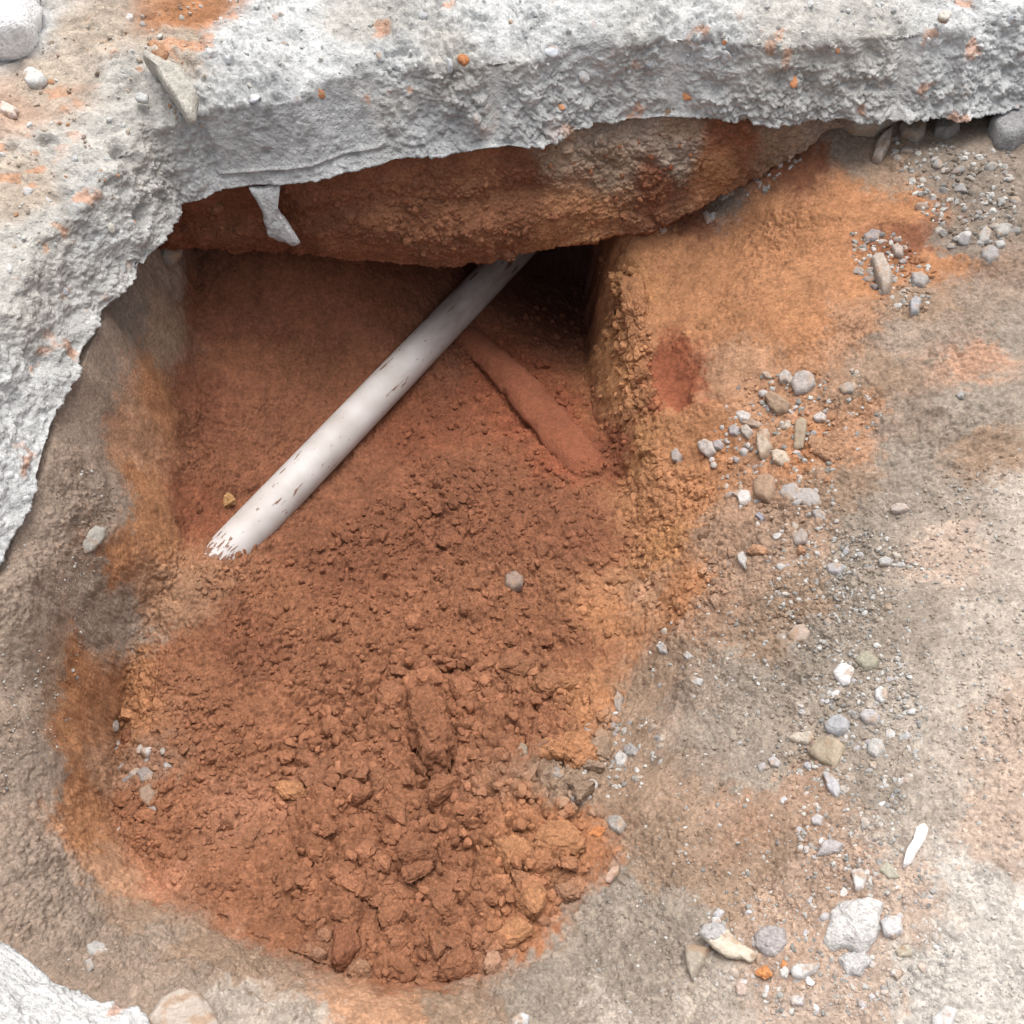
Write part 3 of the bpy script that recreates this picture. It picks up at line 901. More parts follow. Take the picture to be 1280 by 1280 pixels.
STONE_ME = []
for k in range(14):
    me = mesh_np('stone', stone_verts(3, 500 + k, .65), ICO[3][1], True)
    me.materials.append(M_STONE if k % 2 else M_CLEAN)
    STONE_ME.append(me)
CLOD_ME = []
for k in range(16):
    me = mesh_np('soil_clod', clod_verts(5, 600 + k), ICO[5][1], True)
    me.materials.append(M_CLOD)
    CLOD_ME.append(me)


def tilt_to(nx, ny, rz, jit=.25):
    up = Vector((nx, ny, 1)).normalized()
    q = up.to_track_quat('Z', 'Y')
    return (q.to_matrix().to_4x4() @ Matrix.Rotation(rz, 4, 'Z') @ Matrix.Rotation(random.uniform(-jit, jit), 4, 'X') @ Matrix.Rotation(random.uniform(-jit, jit), 4, 'Y')).to_euler()


def slope(x, y, e=.02):
    return -(base_z(x + e, y) - base_z(x - e, y)) / (2 * e), -(base_z(x, y + e) - base_z(x, y - e)) / (2 * e)


def drop(name, me, x, y, r, color, label, cat, group=None, sink=.25, jit=.3, z=None, sq=1.0):
    o = link(name, me, None, label, cat, group)
    o.color = (*color, 1)
    sx_, sy_ = slope(x, y)
    o.rotation_euler = tilt_to(np.clip(sx_, -1, 1), np.clip(sy_, -1, 1), random.uniform(0, 6.28), jit)
    o.scale = (r, r, r * sq)
    zz = ground_z(x, y) if z is None else z
    o.location = (x, y, zz + r * (.45 - sink))
    return o


def px_size(p):
    return float((np.array(p) - CAM) @ FW) / FPX      # metres per photograph pixel at that point


def outline_stone(name, px, color, label, cat, th=.5, mat=None, at=None, group=None, edge_r=.22, lean=(0, 0), noise=.05, lift=0.0, seed=None, crumbly=0.0, nrm=(0, -.6, .8)):
    """a piece with the outline it has in the photograph, with its own thickness, resting on the ground"""
    px = np.array(px, float)
    seed = seed if seed is not None else int(px.sum()) % 9973
    r = np.random.default_rng(seed)
    c = px.mean(0)
    p0 = hit(*c) if at is None else at
    # plane through the resting place (tilted like the ground there)
    if at is None:
        sx_, sy_ = slope(p0[0], p0[1], .025)
        n = np.array([np.clip(sx_, -.8, .8), np.clip(sy_, -.8, .8), 1.0])
    else:
        n = np.array(nrm, float)
    n = n + np.array([lean[0], lean[1], 0])
    n /= np.linalg.norm(n)
    ax = np.cross([0, 1, 0], n); ax /= np.linalg.norm(ax)
    ay = np.cross(n, ax)
    pts = []
    for a in px:
        d = ray(*a)
        q = CAM + d * ((p0 - CAM) @ n) / (d @ n)
        pts.append(((q - p0) @ ax, (q - p0) @ ay))
    pts = np.array(pts)
    cc_ = pts.mean(0)
    pts = pts - cc_
    # resample the outline
    cl = np.vstack([pts, pts[:1]])
    sg = np.concatenate([[0], np.cumsum(np.linalg.norm(np.diff(cl, axis=0), axis=1))])
    K = 120 if crumbly else 64
    tt = np.linspace(0, sg[-1], K, endpoint=False)
    ring = np.column_stack([np.interp(tt, sg, cl[:, 0]), np.interp(tt, sg, cl[:, 1])])
    ring = ring * .6 + (np.roll(ring, 1, 0) + np.roll(ring, -1, 0)) * .2
    size = math.sqrt((ring ** 2).sum(1).mean())
    T = size * th * 1.6
    tl = r.uniform(-.35, .35, 2)
    lay = [(.75, -.45), (.93, -.25), (1.0, .05), (1.0, .35), (1 - edge_r * .35, .72), (1 - edge_r, .93), (.86 - edge_r, 1.0), (.62 - edge_r * .5, 1.03), (.40, 1.02), (.2, 1.0), (.06, 1.0)]
    m_ = 4 if crumbly else 2
    li = np.linspace(0, len(lay) - 1, (len(lay) - 1) * m_ + 1)
    lay = list(zip(np.interp(li, range(len(lay)), [a for a, _ in lay]), np.interp(li, range(len(lay)), [h for _, h in lay])))
    VV = []
    for s, h in lay:
        q = ring * s
        z = T * h * (1 + (q @ tl) / (size * 2.2) * (h > 0))
        VV.append(np.column_stack([q, z]))
    VV = np.stack(VV, 0)
    flat = VV.reshape(-1, 3)
    nn = flat / (np.linalg.norm(flat, axis=1)[:, None] + 1e-6)
    dsp = noise * size * (fbm(flat + seed, size * .9, 4, seed) * 1.6 + .6 * fbm(flat + seed, size * .25, 3, seed + 4))
    if crumbly:      # earth: broken, crumbly faces
        G = flat + seed * .37
        dsp = dsp + crumbly * (.008 * lumps(G, .022, seed) + .0045 * lumps(G, .011, seed + 1) + .0022 * lumps(G, .006, seed + 2) + .006 * fbm(G, .03, 4, seed + 3) - .008)
    else:
        dsp = dsp + .03 * size * vnoise(flat + seed * .37, size * .12 + .001, seed + 9)
    flat = flat + nn * dsp[:, None]
    Lr = len(lay)
    F = []
    for i in range(Lr - 1):
        for k in range(K):
            F.append((i * K + k, i * K + (k + 1) % K, (i + 1) * K + (k + 1) % K, (i + 1) * K + k))
    Vt = np.vstack([flat, [flat[:K].mean(0)], [flat[-K:].mean(0)]])
    a, bq = len(flat), len(flat) + 1
    for k in range(0, K, 2):
        F.append((a, (k + 2) % K, k + 1, k))
        F.append((bq, (Lr - 1) * K + k, (Lr - 1) * K + k + 1, (Lr - 1) * K + (k + 2) % K))
    if at is None and crumbly == 0:
        lift -= .18 * T
        dirt = soil_color(np.array([p0]))[0]
        color = tuple(np.array(color) * (1 - DIRT) + dirt * DIRT)
    base = p0 + ax * cc_[0] + ay * cc_[1] + n * lift
    me = mesh_np(name, Vt, np.array(F))
    o = link(name, me, mat or M_STONE, label, cat, group)
    o.color = (*color, 1)
    Rm = Matrix(np.column_stack([ax, ay, n]).tolist()).to_4x4()
    o.matrix_world = Matrix.Translation(Vector(base)) @ Rm
    return o


DIRT = .26


def blob(cx, cy, rx, ry, ang=0, n=11, j=.14, seed=0):
    r = np.random.default_rng(seed + int(cx * 7 + cy))
    a = np.linspace(0, 2 * math.pi, n, endpoint=False)
    k = 1 + r.uniform(-j, j, n)
    x, y = rx * k * np.cos(a), ry * k * np.sin(a)
    c, s = math.cos(math.radians(ang)), math.sin(math.radians(ang))
    return [(cx + c * u - s * v, cy + s * u + c * v) for u, v in zip(x, y)]


WHT = (.56, .56, .555)
PGR = (.40, .40, .395)
MGR = (.29, .29, .29)
BGR = (.32, .335, .36)
DKG = (.20, .20, .20)
TAN = (.33, .275, .20)
PTN = (.42, .375, .31)
OLV = (.28, .265, .20)
BRS = (.29, .205, .145)

# pieces by the slab edge -----------------------------------------------------------------------
def on_wall(px, py, z):
    return W(px, py, z)


outline_stone('concrete_flake', [(310, 232), (352, 228), (346, 244), (344, 254), (350, 263), (360, 276), (368, 290), (376, 303), (367, 308), (358, 301), (346, 300), (334, 291), (331, 276), (329, 264), (320, 250)], (.40, .40, .40),
              'thin grey concrete flake hanging below the broken slab edge in the pit corner', 'concrete flake', th=.2, noise=.09, mat=M_CHUNK, at=W(342, 268, -.205), nrm=(.1, -.9, .35))
outline_stone('stone', [(1048, 157), (1062, 146), (1098, 142), (1124, 148), (1110, 164), (1092, 172), (1066, 169)], PTN, 'smooth cream stone wedged under the slab edge at the back', 'stone', th=.5, mat=M_CLEAN, noise=.02)
outline_stone('stone', [(1094, 182), (1108, 166), (1116, 160), (1112, 184), (1100, 207), (1089, 201)], (.36, .31, .27), 'pointed brown stone standing below the cream stone under the slab', 'stone', th=.5, mat=M_CLEAN)
outline_stone('stone', [(1122, 160), (1140, 152), (1158, 156), (1156, 170), (1146, 180), (1126, 172)], (.30, .27, .23), 'dull brown stone wedged under the slab beside the pointed stone', 'stone', th=.6)
outline_stone('concrete_chunk', [(1234, 160), (1250, 140), (1284, 132), (1290, 176), (1262, 188), (1246, 184)], (.30, .31, .32), 'dark grey concrete chunk under the slab at the far right edge', 'concrete chunk', th=.5, mat=M_CHUNK)
outline_stone('stone', [(1170, 152), (1196, 150), (1200, 165), (1184, 176), (1166, 170)], (.24, .235, .23), 'dark grey stone tucked under the slab left of the grey chunk', 'stone', th=.6)
outline_stone('stone', [(196, 300), (212, 286), (228, 298), (226, 324), (212, 336), (198, 326)], (.22, .20, .175), 'dark rounded stone under the slab corner beside the pit', 'stone', th=.5)

# stones, listed as outline, colour, thickness, label --------------------------------------------
stones = [
    ([(1087, 327), (1094, 321), (1104, 320), (1110, 333), (1116, 352), (1113, 368), (1103, 371), (1095, 356)], (0.352, 0.339, 0.308), .45, 'long grey-green oval stone upright in the upper right bank'),
    ([(1138, 345), (1154, 342), (1162, 352), (1154, 362), (1140, 358)], MGR, .5, 'grey stone right of the long oval stone on the bank'),
    ([(1136, 378), (1144, 371), (1152, 376), (1148, 394), (1138, 395)], BGR, .5, 'small bluish stone below the long oval stone'),
    ([(1242, 290), (1254, 282), (1266, 284), (1260, 296), (1246, 298)], (0.359, 0.351, 0.328), .5, 'pale angular stone on top of the little pile by the right edge'),
    ([(1242, 304), (1254, 301), (1258, 310), (1246, 312)], PGR, .5, 'small pale stone below the pale angular one in the right pile'),
    ([(1222, 296), (1232, 286), (1240, 292), (1236, 304), (1224, 306)], (0.370, 0.361, 0.343), .5, 'greyish stone at the left of the little right-edge pile'),
    ([(1224, 316), (1236, 309), (1248, 316), (1248, 328), (1234, 334), (1226, 326)], (0.299, 0.295, 0.299), .5, 'larger grey stone at the foot of the little right-edge pile'),
    ([(988, 478), (994, 468), (1006, 463), (1018, 468), (1020, 482), (1008, 492), (994, 495)], (0.352, 0.348, 0.343), .35, 'round flat grey stone at the top of the bank cluster'),
    ([(1048, 486), (1056, 479), (1070, 479), (1073, 486), (1066, 493), (1054, 494)], (0.317, 0.308, 0.290), .4, 'flat oval grey stone right of the round flat one'),
    ([(973, 470), (982, 462), (989, 467), (986, 478), (976, 480)], PGR, .5, 'small chalky stone touching the round flat grey stone'),
    ([(956, 496), (966, 490), (978, 498), (990, 506), (984, 516), (972, 519), (962, 510)], (0.290, 0.220, 0.158), .4, 'brownish double-lobed stone in the bank cluster'),
    ([(920, 518), (930, 514), (938, 518), (936, 527), (926, 528)], WHT, .5, 'small white rounded stone at the left of the bank cluster'),
    ([(924, 530), (940, 525), (954, 530), (950, 536), (934, 534)], (0.359, 0.296, 0.250), .45, 'pinkish sliver lying under the small white stone'),
    ([(911, 536), (918, 531), (926, 536), (922, 545), (914, 545)], BGR, .55, 'round bluish pebble left of the pinkish sliver'),
    ([(927, 534), (936, 532), (942, 540), (936, 550), (928, 544)], (0.370, 0.352, 0.326), .6, 'dull blocky stone between the bluish pebble and tan stone'),
    ([(947, 545), (953, 538), (961, 537), (963, 552), (966, 560), (959, 574), (953, 578), (949, 564)], (0.390, 0.343, 0.281), .5, 'upright tan stone in the middle of the bank cluster'),
    ([(965, 567), (972, 563), (984, 566), (987, 578), (978, 584), (967, 580)], PTN, .5, 'pale cream stone at the foot of the upright tan stone'),
    ([(994, 528), (1002, 522), (1009, 526), (1008, 540), (1004, 560), (992, 562)], (0.290, 0.255, 0.194), .2, 'flat olive stone set upright beside an orange lump'),
    ([(942, 608), (948, 597), (962, 594), (972, 600), (971, 618), (962, 631), (945, 624)], BRS, .45, 'squarish brown stone below the bank cluster'),
    ([(915, 619), (926, 614), (938, 615), (940, 624), (932, 632), (926, 633), (924, 625)], WHT, .4, 'bright white stone touching the squarish brown stone'),
    ([(972, 618), (980, 606), (994, 604), (1000, 612), (1016, 612), (1026, 622), (1028, 632), (1012, 636), (996, 630), (982, 626)], (0.343, 0.335, 0.328), .22, 'long flat grey stone right of the squarish brown one'),
    ([(1014, 640), (1024, 637), (1034, 644), (1032, 652), (1020, 650)], MGR, .4, 'small grey stone below the long flat grey stone'),
    ([(944, 646), (950, 641), (956, 646), (952, 652)], (0.238, 0.255, 0.317), .6, 'tiny blue-grey pebble below the squarish brown stone'),
    ([(874, 556), (884, 551), (894, 555), (896, 566), (886, 573), (876, 566)], PGR, .55, 'pale grey stone in a small clump near the pit rim'),
    ([(892, 553), (900, 550), (906, 556), (902, 563), (894, 562)], BGR, .55, 'bluish stone beside the pale one near the pit rim'),
    ([(840, 566), (847, 560), (853, 570), (850, 580), (842, 578)], MGR, .5, 'grey pebble half buried at the pit rim'),
    ([(1016, 522), (1026, 515), (1034, 520), (1032, 528), (1020, 528)], PGR, .5, 'small pale stone below the round flat grey one'),
    ([(1112, 636), (1122, 630), (1134, 632), (1138, 638), (1126, 643), (1114, 642)], (0.374, 0.312, 0.281), .5, 'pinkish stone alone on the grey bank'),
    ([(1194, 495), (1200, 489), (1207, 493), (1204, 499), (1197, 499)], MGR, .6, 'lone grey pebble on the bare right bank'),
    ([(988, 668), (1000, 664), (1010, 668), (1008, 680), (994, 682)], (0.317, 0.290, 0.273), .4, 'dusty grey-brown stone above the orange lump'),
    ([(922, 694), (930, 690), (936, 700), (932, 712), (924, 706)], PGR, .5, 'pale splinter stone on the crumbly orange slope'),
    ([(1032, 708), (1046, 704), (1056, 712), (1050, 720), (1036, 718)], (0.343, 0.335, 0.343), .5, 'grey angular stone on the gravelly slope'),
    ([(1098, 700), (1108, 697), (1118, 702), (1112, 708), (1100, 708)], PGR, .5, 'pale flat pebble on the middle of the gravelly slope'),
    ([(984, 795), (994, 782), (1006, 780), (1014, 790), (1008, 802), (992, 806)], (0.370, 0.290, 0.238), .3, 'flat pinkish-brown stone flush with the gravelly slope'),
    ([(1041, 843), (1048, 831), (1058, 828), (1068, 836), (1062, 856), (1054, 858), (1046, 851)], (0.640, 0.624, 0.624), .3, 'bright white flat stone beside an olive stone'),
    ([(1068, 828), (1076, 816), (1086, 814), (1100, 826), (1096, 837), (1082, 840)], OLV, .45, 'olive stone beside the bright white flat stone'),
    ([(1094, 864), (1102, 859), (1110, 864), (1110, 874), (1102, 880), (1094, 874)], (0.515, 0.523, 0.530), .5, 'lumpy whitish stone below the olive stone'),
    ([(1030, 908), (1040, 898), (1052, 895), (1064, 904), (1062, 916), (1046, 922), (1034, 918)], BGR, .5, 'bluish-grey lump above the big tan stone'),
    ([(1074, 896), (1082, 888), (1094, 888), (1102, 898), (1096, 908), (1082, 907)], (0.374, 0.367, 0.374), .55, 'round grey stone right of the bluish-grey lump'),
    ([(1009, 940), (1020, 930), (1034, 922), (1048, 925), (1058, 936), (1050, 954), (1044, 962), (1024, 954)], TAN, .35, 'big flat tan stone with an angular outline'),
    ([(982, 925), (996, 918), (1016, 915), (1020, 924), (1010, 932), (996, 930)], PTN, .4, 'slender pale tan stone touching the big flat tan one'),
    ([(1084, 930), (1092, 923), (1104, 926), (1108, 940), (1096, 950), (1086, 944)], (0.437, 0.429, 0.413), .5, 'chalky stone right of the big flat tan one'),
    ([(1029, 968), (1036, 966), (1048, 978), (1052, 990), (1046, 998), (1036, 990)], (0.468, 0.476, 0.507), .5, 'pale bluish stone below the big flat tan one'),
    ([(960, 950), (968, 946), (976, 952), (974, 960), (964, 959)], (0.515, 0.507, 0.515), .5, 'whitish stone pair on the left of the big tan one'),
    ([(947, 958), (956, 953), (960, 962), (950, 966)], (0.374, 0.359, 0.367), .5, 'greyish pebble left of the whitish stone'),
    ([(1087, 955), (1093, 952), (1098, 957), (1094, 962), (1088, 960)], (0.593, 0.585, 0.569), .6, 'tiny white pebble below the chalky stone'),
    ([(1020, 1072), (1030, 1052), (1042, 1050), (1056, 1056), (1048, 1066), (1034, 1070)], (0.359, 0.351, 0.359), .4, 'grey wedge-shaped stone above the big white chunk'),
    ([(1014, 1024), (1022, 1018), (1030, 1022), (1026, 1032), (1016, 1031)], (0.468, 0.468, 0.484), .55, 'small pale blue-grey stone on the reddish gravel'),
    ([(1098, 1088), (1108, 1076), (1116, 1084), (1126, 1098), (1112, 1100)], (0.359, 0.359, 0.281), .4, 'greenish stone below the white plastic strip'),
    ([(1064, 1090), (1078, 1086), (1084, 1096), (1080, 1112), (1070, 1116)], WHT, .55, 'white blocky stone just above the big white chunk'),
    ([(1100, 1152), (1112, 1144), (1126, 1148), (1130, 1166), (1118, 1176), (1106, 1172)], (0.515, 0.530, 0.546), .55, 'bluish-white stone leaning right of the big white chunk'),
    ([(1118, 1190), (1132, 1180), (1144, 1184), (1140, 1196), (1124, 1198)], (0.351, 0.328, 0.250), .45, 'olive tan stone right of the big white chunk'),
    ([(988, 1212), (996, 1206), (1014, 1206), (1026, 1204), (1020, 1216), (1000, 1226), (990, 1222)], (0.530, 0.530, 0.530), .5, 'whitish lump left below the big white chunk'),
    ([(974, 1214), (982, 1207), (988, 1214), (984, 1224), (976, 1222)], (0.484, 0.484, 0.476), .55, 'pale round stone left of the whitish lump'),
    ([(1112, 1216), (1122, 1208), (1130, 1218), (1122, 1226)], (0.515, 0.507, 0.507), .55, 'pale stone on the lower right below the olive tan stone'),
    ([(984, 1246), (994, 1243), (1006, 1248), (1004, 1258), (990, 1258)], (0.468, 0.452, 0.452), .5, 'pale stone lying on the lower edge under the chunks'),
    ([(918, 1232), (926, 1224), (936, 1236), (932, 1246), (922, 1246)], (0.406, 0.312, 0.265), .4, 'flat pinkish stone below the tan shard'),
    ([(1164, 1272), (1184, 1256), (1198, 1262), (1190, 1284), (1166, 1288)], (0.515, 0.507, 0.499), .45, 'pale stone cut by the bottom edge on the right'),
    ([(756, 1098), (766, 1084), (775, 1082), (773, 1092), (762, 1104), (757, 1103)], (0.452, 0.312, 0.250), .3, 'pink tile chip on the soil right of the clods'),
    ([(758, 1028), (764, 1020), (778, 1022), (785, 1034), (776, 1044), (764, 1040)], (0.264, 0.264, 0.251), .45, 'grey angular stone at the right tip of the clods'),
    ([(632, 720), (646, 716), (656, 724), (654, 736), (640, 740), (632, 734)], (0.238, 0.194, 0.167), .5, 'brownish-grey stone on the pit floor in the middle'),
    ([(729, 912), (736, 905), (744, 908), (744, 920), (734, 922)], MGR, .55, 'grey pebble on the clods near the right edge of the pit'),
    ([(769, 948), (778, 940), (786, 946), (784, 960), (772, 962)], PGR, .5, 'pale grey stone in the gravel right of the clods'),
    ([(780, 938), (790, 930), (800, 938), (796, 946), (784, 946)], MGR, .5, 'mid grey stone above the pale one right of the clods'),
    ([(768, 876), (774, 866), (780, 872), (776, 892), (770, 890)], (0.264, 0.255, 0.238), .45, 'upright grey sliver at the pit edge right of the clods'),
    ([(646, 936), (652, 929), (660, 934), (660, 946), (650, 950)], (0.194, 0.176, 0.132), .5, 'dark greenish stone among the red clods'),
    ([(686, 966), (696, 960), (708, 968), (704, 976), (690, 974)], (0.211, 0.211, 0.220), .5, 'dark slate stone below the orange soil block'),
    ([(710, 996), (718, 986), (730, 984), (736, 994), (728, 1006), (714, 1006)], (0.246, 0.246, 0.251), .55, 'dark grey lump right below the orange soil block'),
    ([(97, 682), (106, 666), (120, 657), (132, 660), (130, 674), (118, 688), (106, 694)], (0.317, 0.317, 0.290), .3, 'flat grey stone on the left bank by the orange soil'),
    ([(106, 1186), (118, 1178), (132, 1184), (136, 1194), (122, 1200), (110, 1198)], (0.352, 0.352, 0.343), .5, 'grey stone in the hollow above the lower left slab'),
    ([(104, 1204), (114, 1200), (118, 1212), (110, 1218)], (0.299, 0.290, 0.282), .5, 'small grey stone below the grey stone in the lower left hollow'),
    ([(823, 810), (830, 804), (838, 810), (834, 818), (826, 818)], (0.406, 0.413, 0.421), .55, 'pale pebble on the right slope of the pit'),
    ([(854, 820), (862, 816), (868, 822), (860, 826)], (0.390, 0.398, 0.406), .55, 'pale flat pebble right of the other one on the pit slope'),
    ([(863, 852), (870, 846), (880, 850), (876, 858), (866, 858)], PGR, .5, 'pale pebble lowest on the right slope of the pit'),
    ([(638, 1276), (650, 1268), (662, 1272), (660, 1284), (642, 1286)], (0.515, 0.515, 0.515), .5, 'pale pebble at the bottom edge below the clods'),
    ([(172, 968), (184, 960), (194, 966), (192, 978), (178, 980)], (0.238, 0.229, 0.220), .5, 'grey stone in the shaded dent left of the clods'),
    ([(204, 956), (212, 952), (216, 960), (208, 965)], (0.352, 0.352, 0.352), .5, 'pale grey pebble right of the stone in the shaded dent'),
    ([(176, 988), (190, 980), (196, 994), (188, 1010), (176, 1004)], (0.246, 0.185, 0.141), .5, 'brownish stone below the grey stone in the shaded dent'),
    ([(878, 268), (884, 263), (890, 270), (896, 266), (894, 276), (884, 282)], (0.328, 0.335, 0.343), .5, 'small bluish stone in the cracked top of the orange bank'),
    ([(822, 284), (830, 280), (834, 290), (826, 294)], (0.390, 0.390, 0.374), .5, 'tiny pale stone at the right end of the earth lip'),
    ([(1078, 298), (1090, 290), (1102, 292), (1098, 302), (1082, 304)], (0.264, 0.264, 0.273), .5, 'slate stone lying above the long oval stone'),
    ([(1114, 312), (1122, 306), (1130, 314), (1128, 324), (1118, 322)], (0.370, 0.334, 0.299), .55, 'buff stone right above the long oval stone'),
]
for px, c, th, lab in stones:
    outline_stone('stone', px, c, lab, 'stone', th=th, mat=M_CLEAN if max(c) > .5 or max(c) - min(c) < .03 else M_STONE)

chunks = [
    ([(1024, 1184), (1036, 1140), (1060, 1126), (1092, 1122), (1106, 1132), (1098, 1150), (1100, 1166), (1086, 1184), (1076, 1196), (1052, 1188), (1040, 1194)], (0.624, 0.624, 0.616), .42, 'big white pitted concrete chunk at the lower right'),
    ([(1046, 1200), (1056, 1192), (1082, 1190), (1090, 1204), (1076, 1220), (1060, 1220)], (0.577, 0.577, 0.577), .45, 'smaller white concrete chunk under the big pitted one'),
    ([(942, 1170), (952, 1160), (966, 1157), (982, 1160), (986, 1184), (972, 1196), (958, 1200), (944, 1186)], (0.352, 0.343, 0.352), .5, 'grey rough concrete chunk between the tan shard and white chunk'),
    ([(196, 92), (180, 80), (182, 70), (206, 84), (232, 96), (250, 124), (246, 156), (238, 158), (224, 138), (208, 116)], (0.406, 0.382, 0.335), .3, 'beige concrete chip with orange stains lying on the slab'),
]
for i, (px, c, th, lab) in enumerate(chunks[:3]):
    outline_stone('concrete_chunk', px, c, lab, 'concrete chunk', th=th, mat=M_CHUNK, noise=.11, edge_r=.3)
outline_stone('tile_shard', [(878, 1174), (890, 1160), (908, 1164), (926, 1180), (950, 1196), (940, 1208), (930, 1202), (914, 1202), (894, 1190)], (.58, .52, .42),
              'broken tan tile shard with grey mortar on its upper end', 'tile shard', th=.22, mat=M_STONE, lean=(.1, -.25), lift=.012)
shard = bpy.data.objects['tile_shard']
mort = outline_stone('mortar', [(878, 1174), (884, 1163), (896, 1159), (910, 1164), (916, 1176), (904, 1184), (890, 1186)], (.46, .45, .45), None, None, th=.45, mat=M_CHUNK, noise=.12, lean=(.1, -.25), lift=.020)
mort.parent = shard
mort.matrix_parent_inverse = shard.matrix_world.inverted()
outline_stone('stone', [(858, 1186), (866, 1182), (890, 1186), (880, 1208), (866, 1228), (860, 1214)], (0.359, 0.312, 0.250), 'tan wedge leaning against the broken tile shard', 'stone', th=.5)
outline_stone('plastic_strip', [(1128, 1086), (1132, 1066), (1142, 1050), (1146, 1034), (1156, 1028), (1162, 1034), (1156, 1052), (1146, 1066), (1140, 1078)], (.88, .87, .87),
              'white torn plastic strip on the bright soil at right', 'plastic strip', th=.25, mat=M_CLEAN, noise=.03)
outline_stone('boulder', [(180, 1290), (200, 1258), (226, 1245), (248, 1252), (268, 1272), (280, 1300), (230, 1320)], (0.437, 0.374, 0.320), 'beige rounded rock at the bottom edge beside the lower left slab', 'boulder', th=.5, noise=.06)


def slab_at(px, py, z=0.0):
    return W(px, py, z)


def on_slab(name, px, c, th, lab, cat, mat=M_CHUNK, z=.012, **kw):
    cen = np.array(px).mean(0)
    return outline_stone(name, px, c, lab, cat, th=th, mat=mat, at=W(*cen, z), nrm=(0, -.12, 1), **kw)


on_slab('concrete_chip', chunks[3][0], chunks[3][1], .3, chunks[3][3], 'concrete chip', z=.008)
on_slab('plaster_chunk', [(-60, -60), (48, -40), (50, 30), (38, 62), (0, 74), (-60, 70)], (.78, .775, .77), .3, 'glaring white plaster chunk at the top left corner of the slab', 'plaster chunk', z=.015, noise=.1)
for px, c, lab in [(blob(200, 66, 13, 9, 30, 13, .3), LOR, 'orange soil lump above the beige chip on the slab'),
                   (blob(45, 100, 13, 11, 20, 13, .3), (.50, .49, .47), 'white lump below the plaster chunk on the slab'),
                   (blob(162, 24, 6, 5), (.48, .47, .46), 'tiny pale pebble at the top left on the slab'),
                   (blob(178, 124, 9, 6, 10), (.40, .40, .39), 'grey pebble left of the beige chip on the slab'),
                   (blob(12, 140, 12, 8, 40, 13, .3), (.50, .42, .37), 'pinkish white lump at the left edge of the slab'),
                   (blob(1180, 22, 8, 7), (.48, .44, .39), 'cream pebble set in the slab at top right'),
                   (blob(579, 76, 8, 6, 20), (.42, .18, .08), 'rusty orange lump stuck on the slab face')]:
    on_slab('soil_lump' if 'orange' in lab else 'pebble', px, c, .4, lab, 'soil lump' if 'orange' in lab else 'pebble', mat=M_CLOD if 'orange' in lab else M_CLEAN, z=-.004)

# stones and rusty bits showing in the broken slab, parts of it
from mathutils.bvhtree import BVHTree
slab_o = bpy.data.objects['concrete_slab']
bt = BVHTree.FromPolygons([tuple(v) for v in CVd.tolist()], grid_faces(NS, len(prof), True).tolist())


def in_slab(px, py, r, color, k, name='aggregate_stone', flat=.7):
    d = Vector(ray(px, py)).normalized()
    loc, nn, _, _ = bt.ray_cast(Vector((0, 0, H)), d)
    if loc is None:
        return
    o = bpy.data.objects.new(name, STONE_ME[k % len(STONE_ME)])
    COL.objects.link(o)
    o.parent = slab_o
    rr = r * px_size(loc)
    if nn.dot(d) > 0:
        nn = -nn
    o.rotation_euler = (nn.to_track_quat('Z', 'Y').to_matrix().to_4x4() @ Matrix.Rotation(k * 1.7, 4, 'Z')).to_euler()
    o.scale = (rr, rr, rr * flat)
    o.location = loc - nn * rr * .12
    o.color = (*color, 1)


AG = [(640, 28, 7, (.36, .36, .36)), (690, 62, 12, (.46, .48, .51)), (812, 85, 8, (.26, .27, .28)), (560, 82, 10, (.45, .46, .48)), (476, 70, 8, (.36, .37, .38)), (730, 95, 9, (.4, .4, .4)), (905, 72, 9, (.42, .42, .43)),
      (1180, 112, 8, (.34, .33, .33)), (1265, 25, 8, (.45, .47, .5)), (372, 126, 9, (.45, .45, .46)), (318, 122, 10, (.5, .52, .55)), (285, 75, 7, (.48, .48, .5)), (985, 135, 7, (.45, .45, .44)), (880, 128, 6, (.4, .4, .4)),
      (92, 200, 7, (.42, .42, .42)), (34, 240, 7, (.44, .43, .42)), (60, 250, 6, (.45, .44, .44)), (12, 335, 7, (.45, .45, .44)), (120, 225, 5, (.35, .35, .35)), (140, 285, 7, (.40, .38, .33)), (80, 365, 6, (.48, .49, .5)),
      (405, 30, 7, (.4, .4, .4)), (530, 20, 8, (.42, .42, .43)), (355, 55, 7, (.3, .3, .3)), (1010, 60, 7, (.42, .41, .38)), (1060, 105, 6, (.4, .4, .4)), (760, 30, 8, (.42, .42, .42)), (1225, 60, 9, (.5, .5, .5))]
for n_, (px, py, r, c) in enumerate(AG):
    in_slab(px, py, r, c, n_)
for n_, (px, py, r) in enumerate([(860, 119, 8), (992, 102, 8), (1047, 60, 7), (700, 132, 7), (400, 118, 9), (168, 277, 4), (125, 214, 4), (905, 54, 4)]):
    in_slab(px, py, r, (.46, .20, .095), n_ * 2 + 1, 'rusty_fragment', .5)

# ------------------------------------------------------------------ clods of red and orange soil
def clod(px, py, rpx, color, label, group=None, sq=1.0, sink=.2, k=None):
    p = hit(px, py)
    r = rpx * px_size(p)
    me = CLOD_ME[random.randrange(len(CLOD_ME)) if k is None else k]
    return drop('soil_clod', me, p[0], p[1], r, color, label, 'soil clod', group, sink=sink, sq=sq)


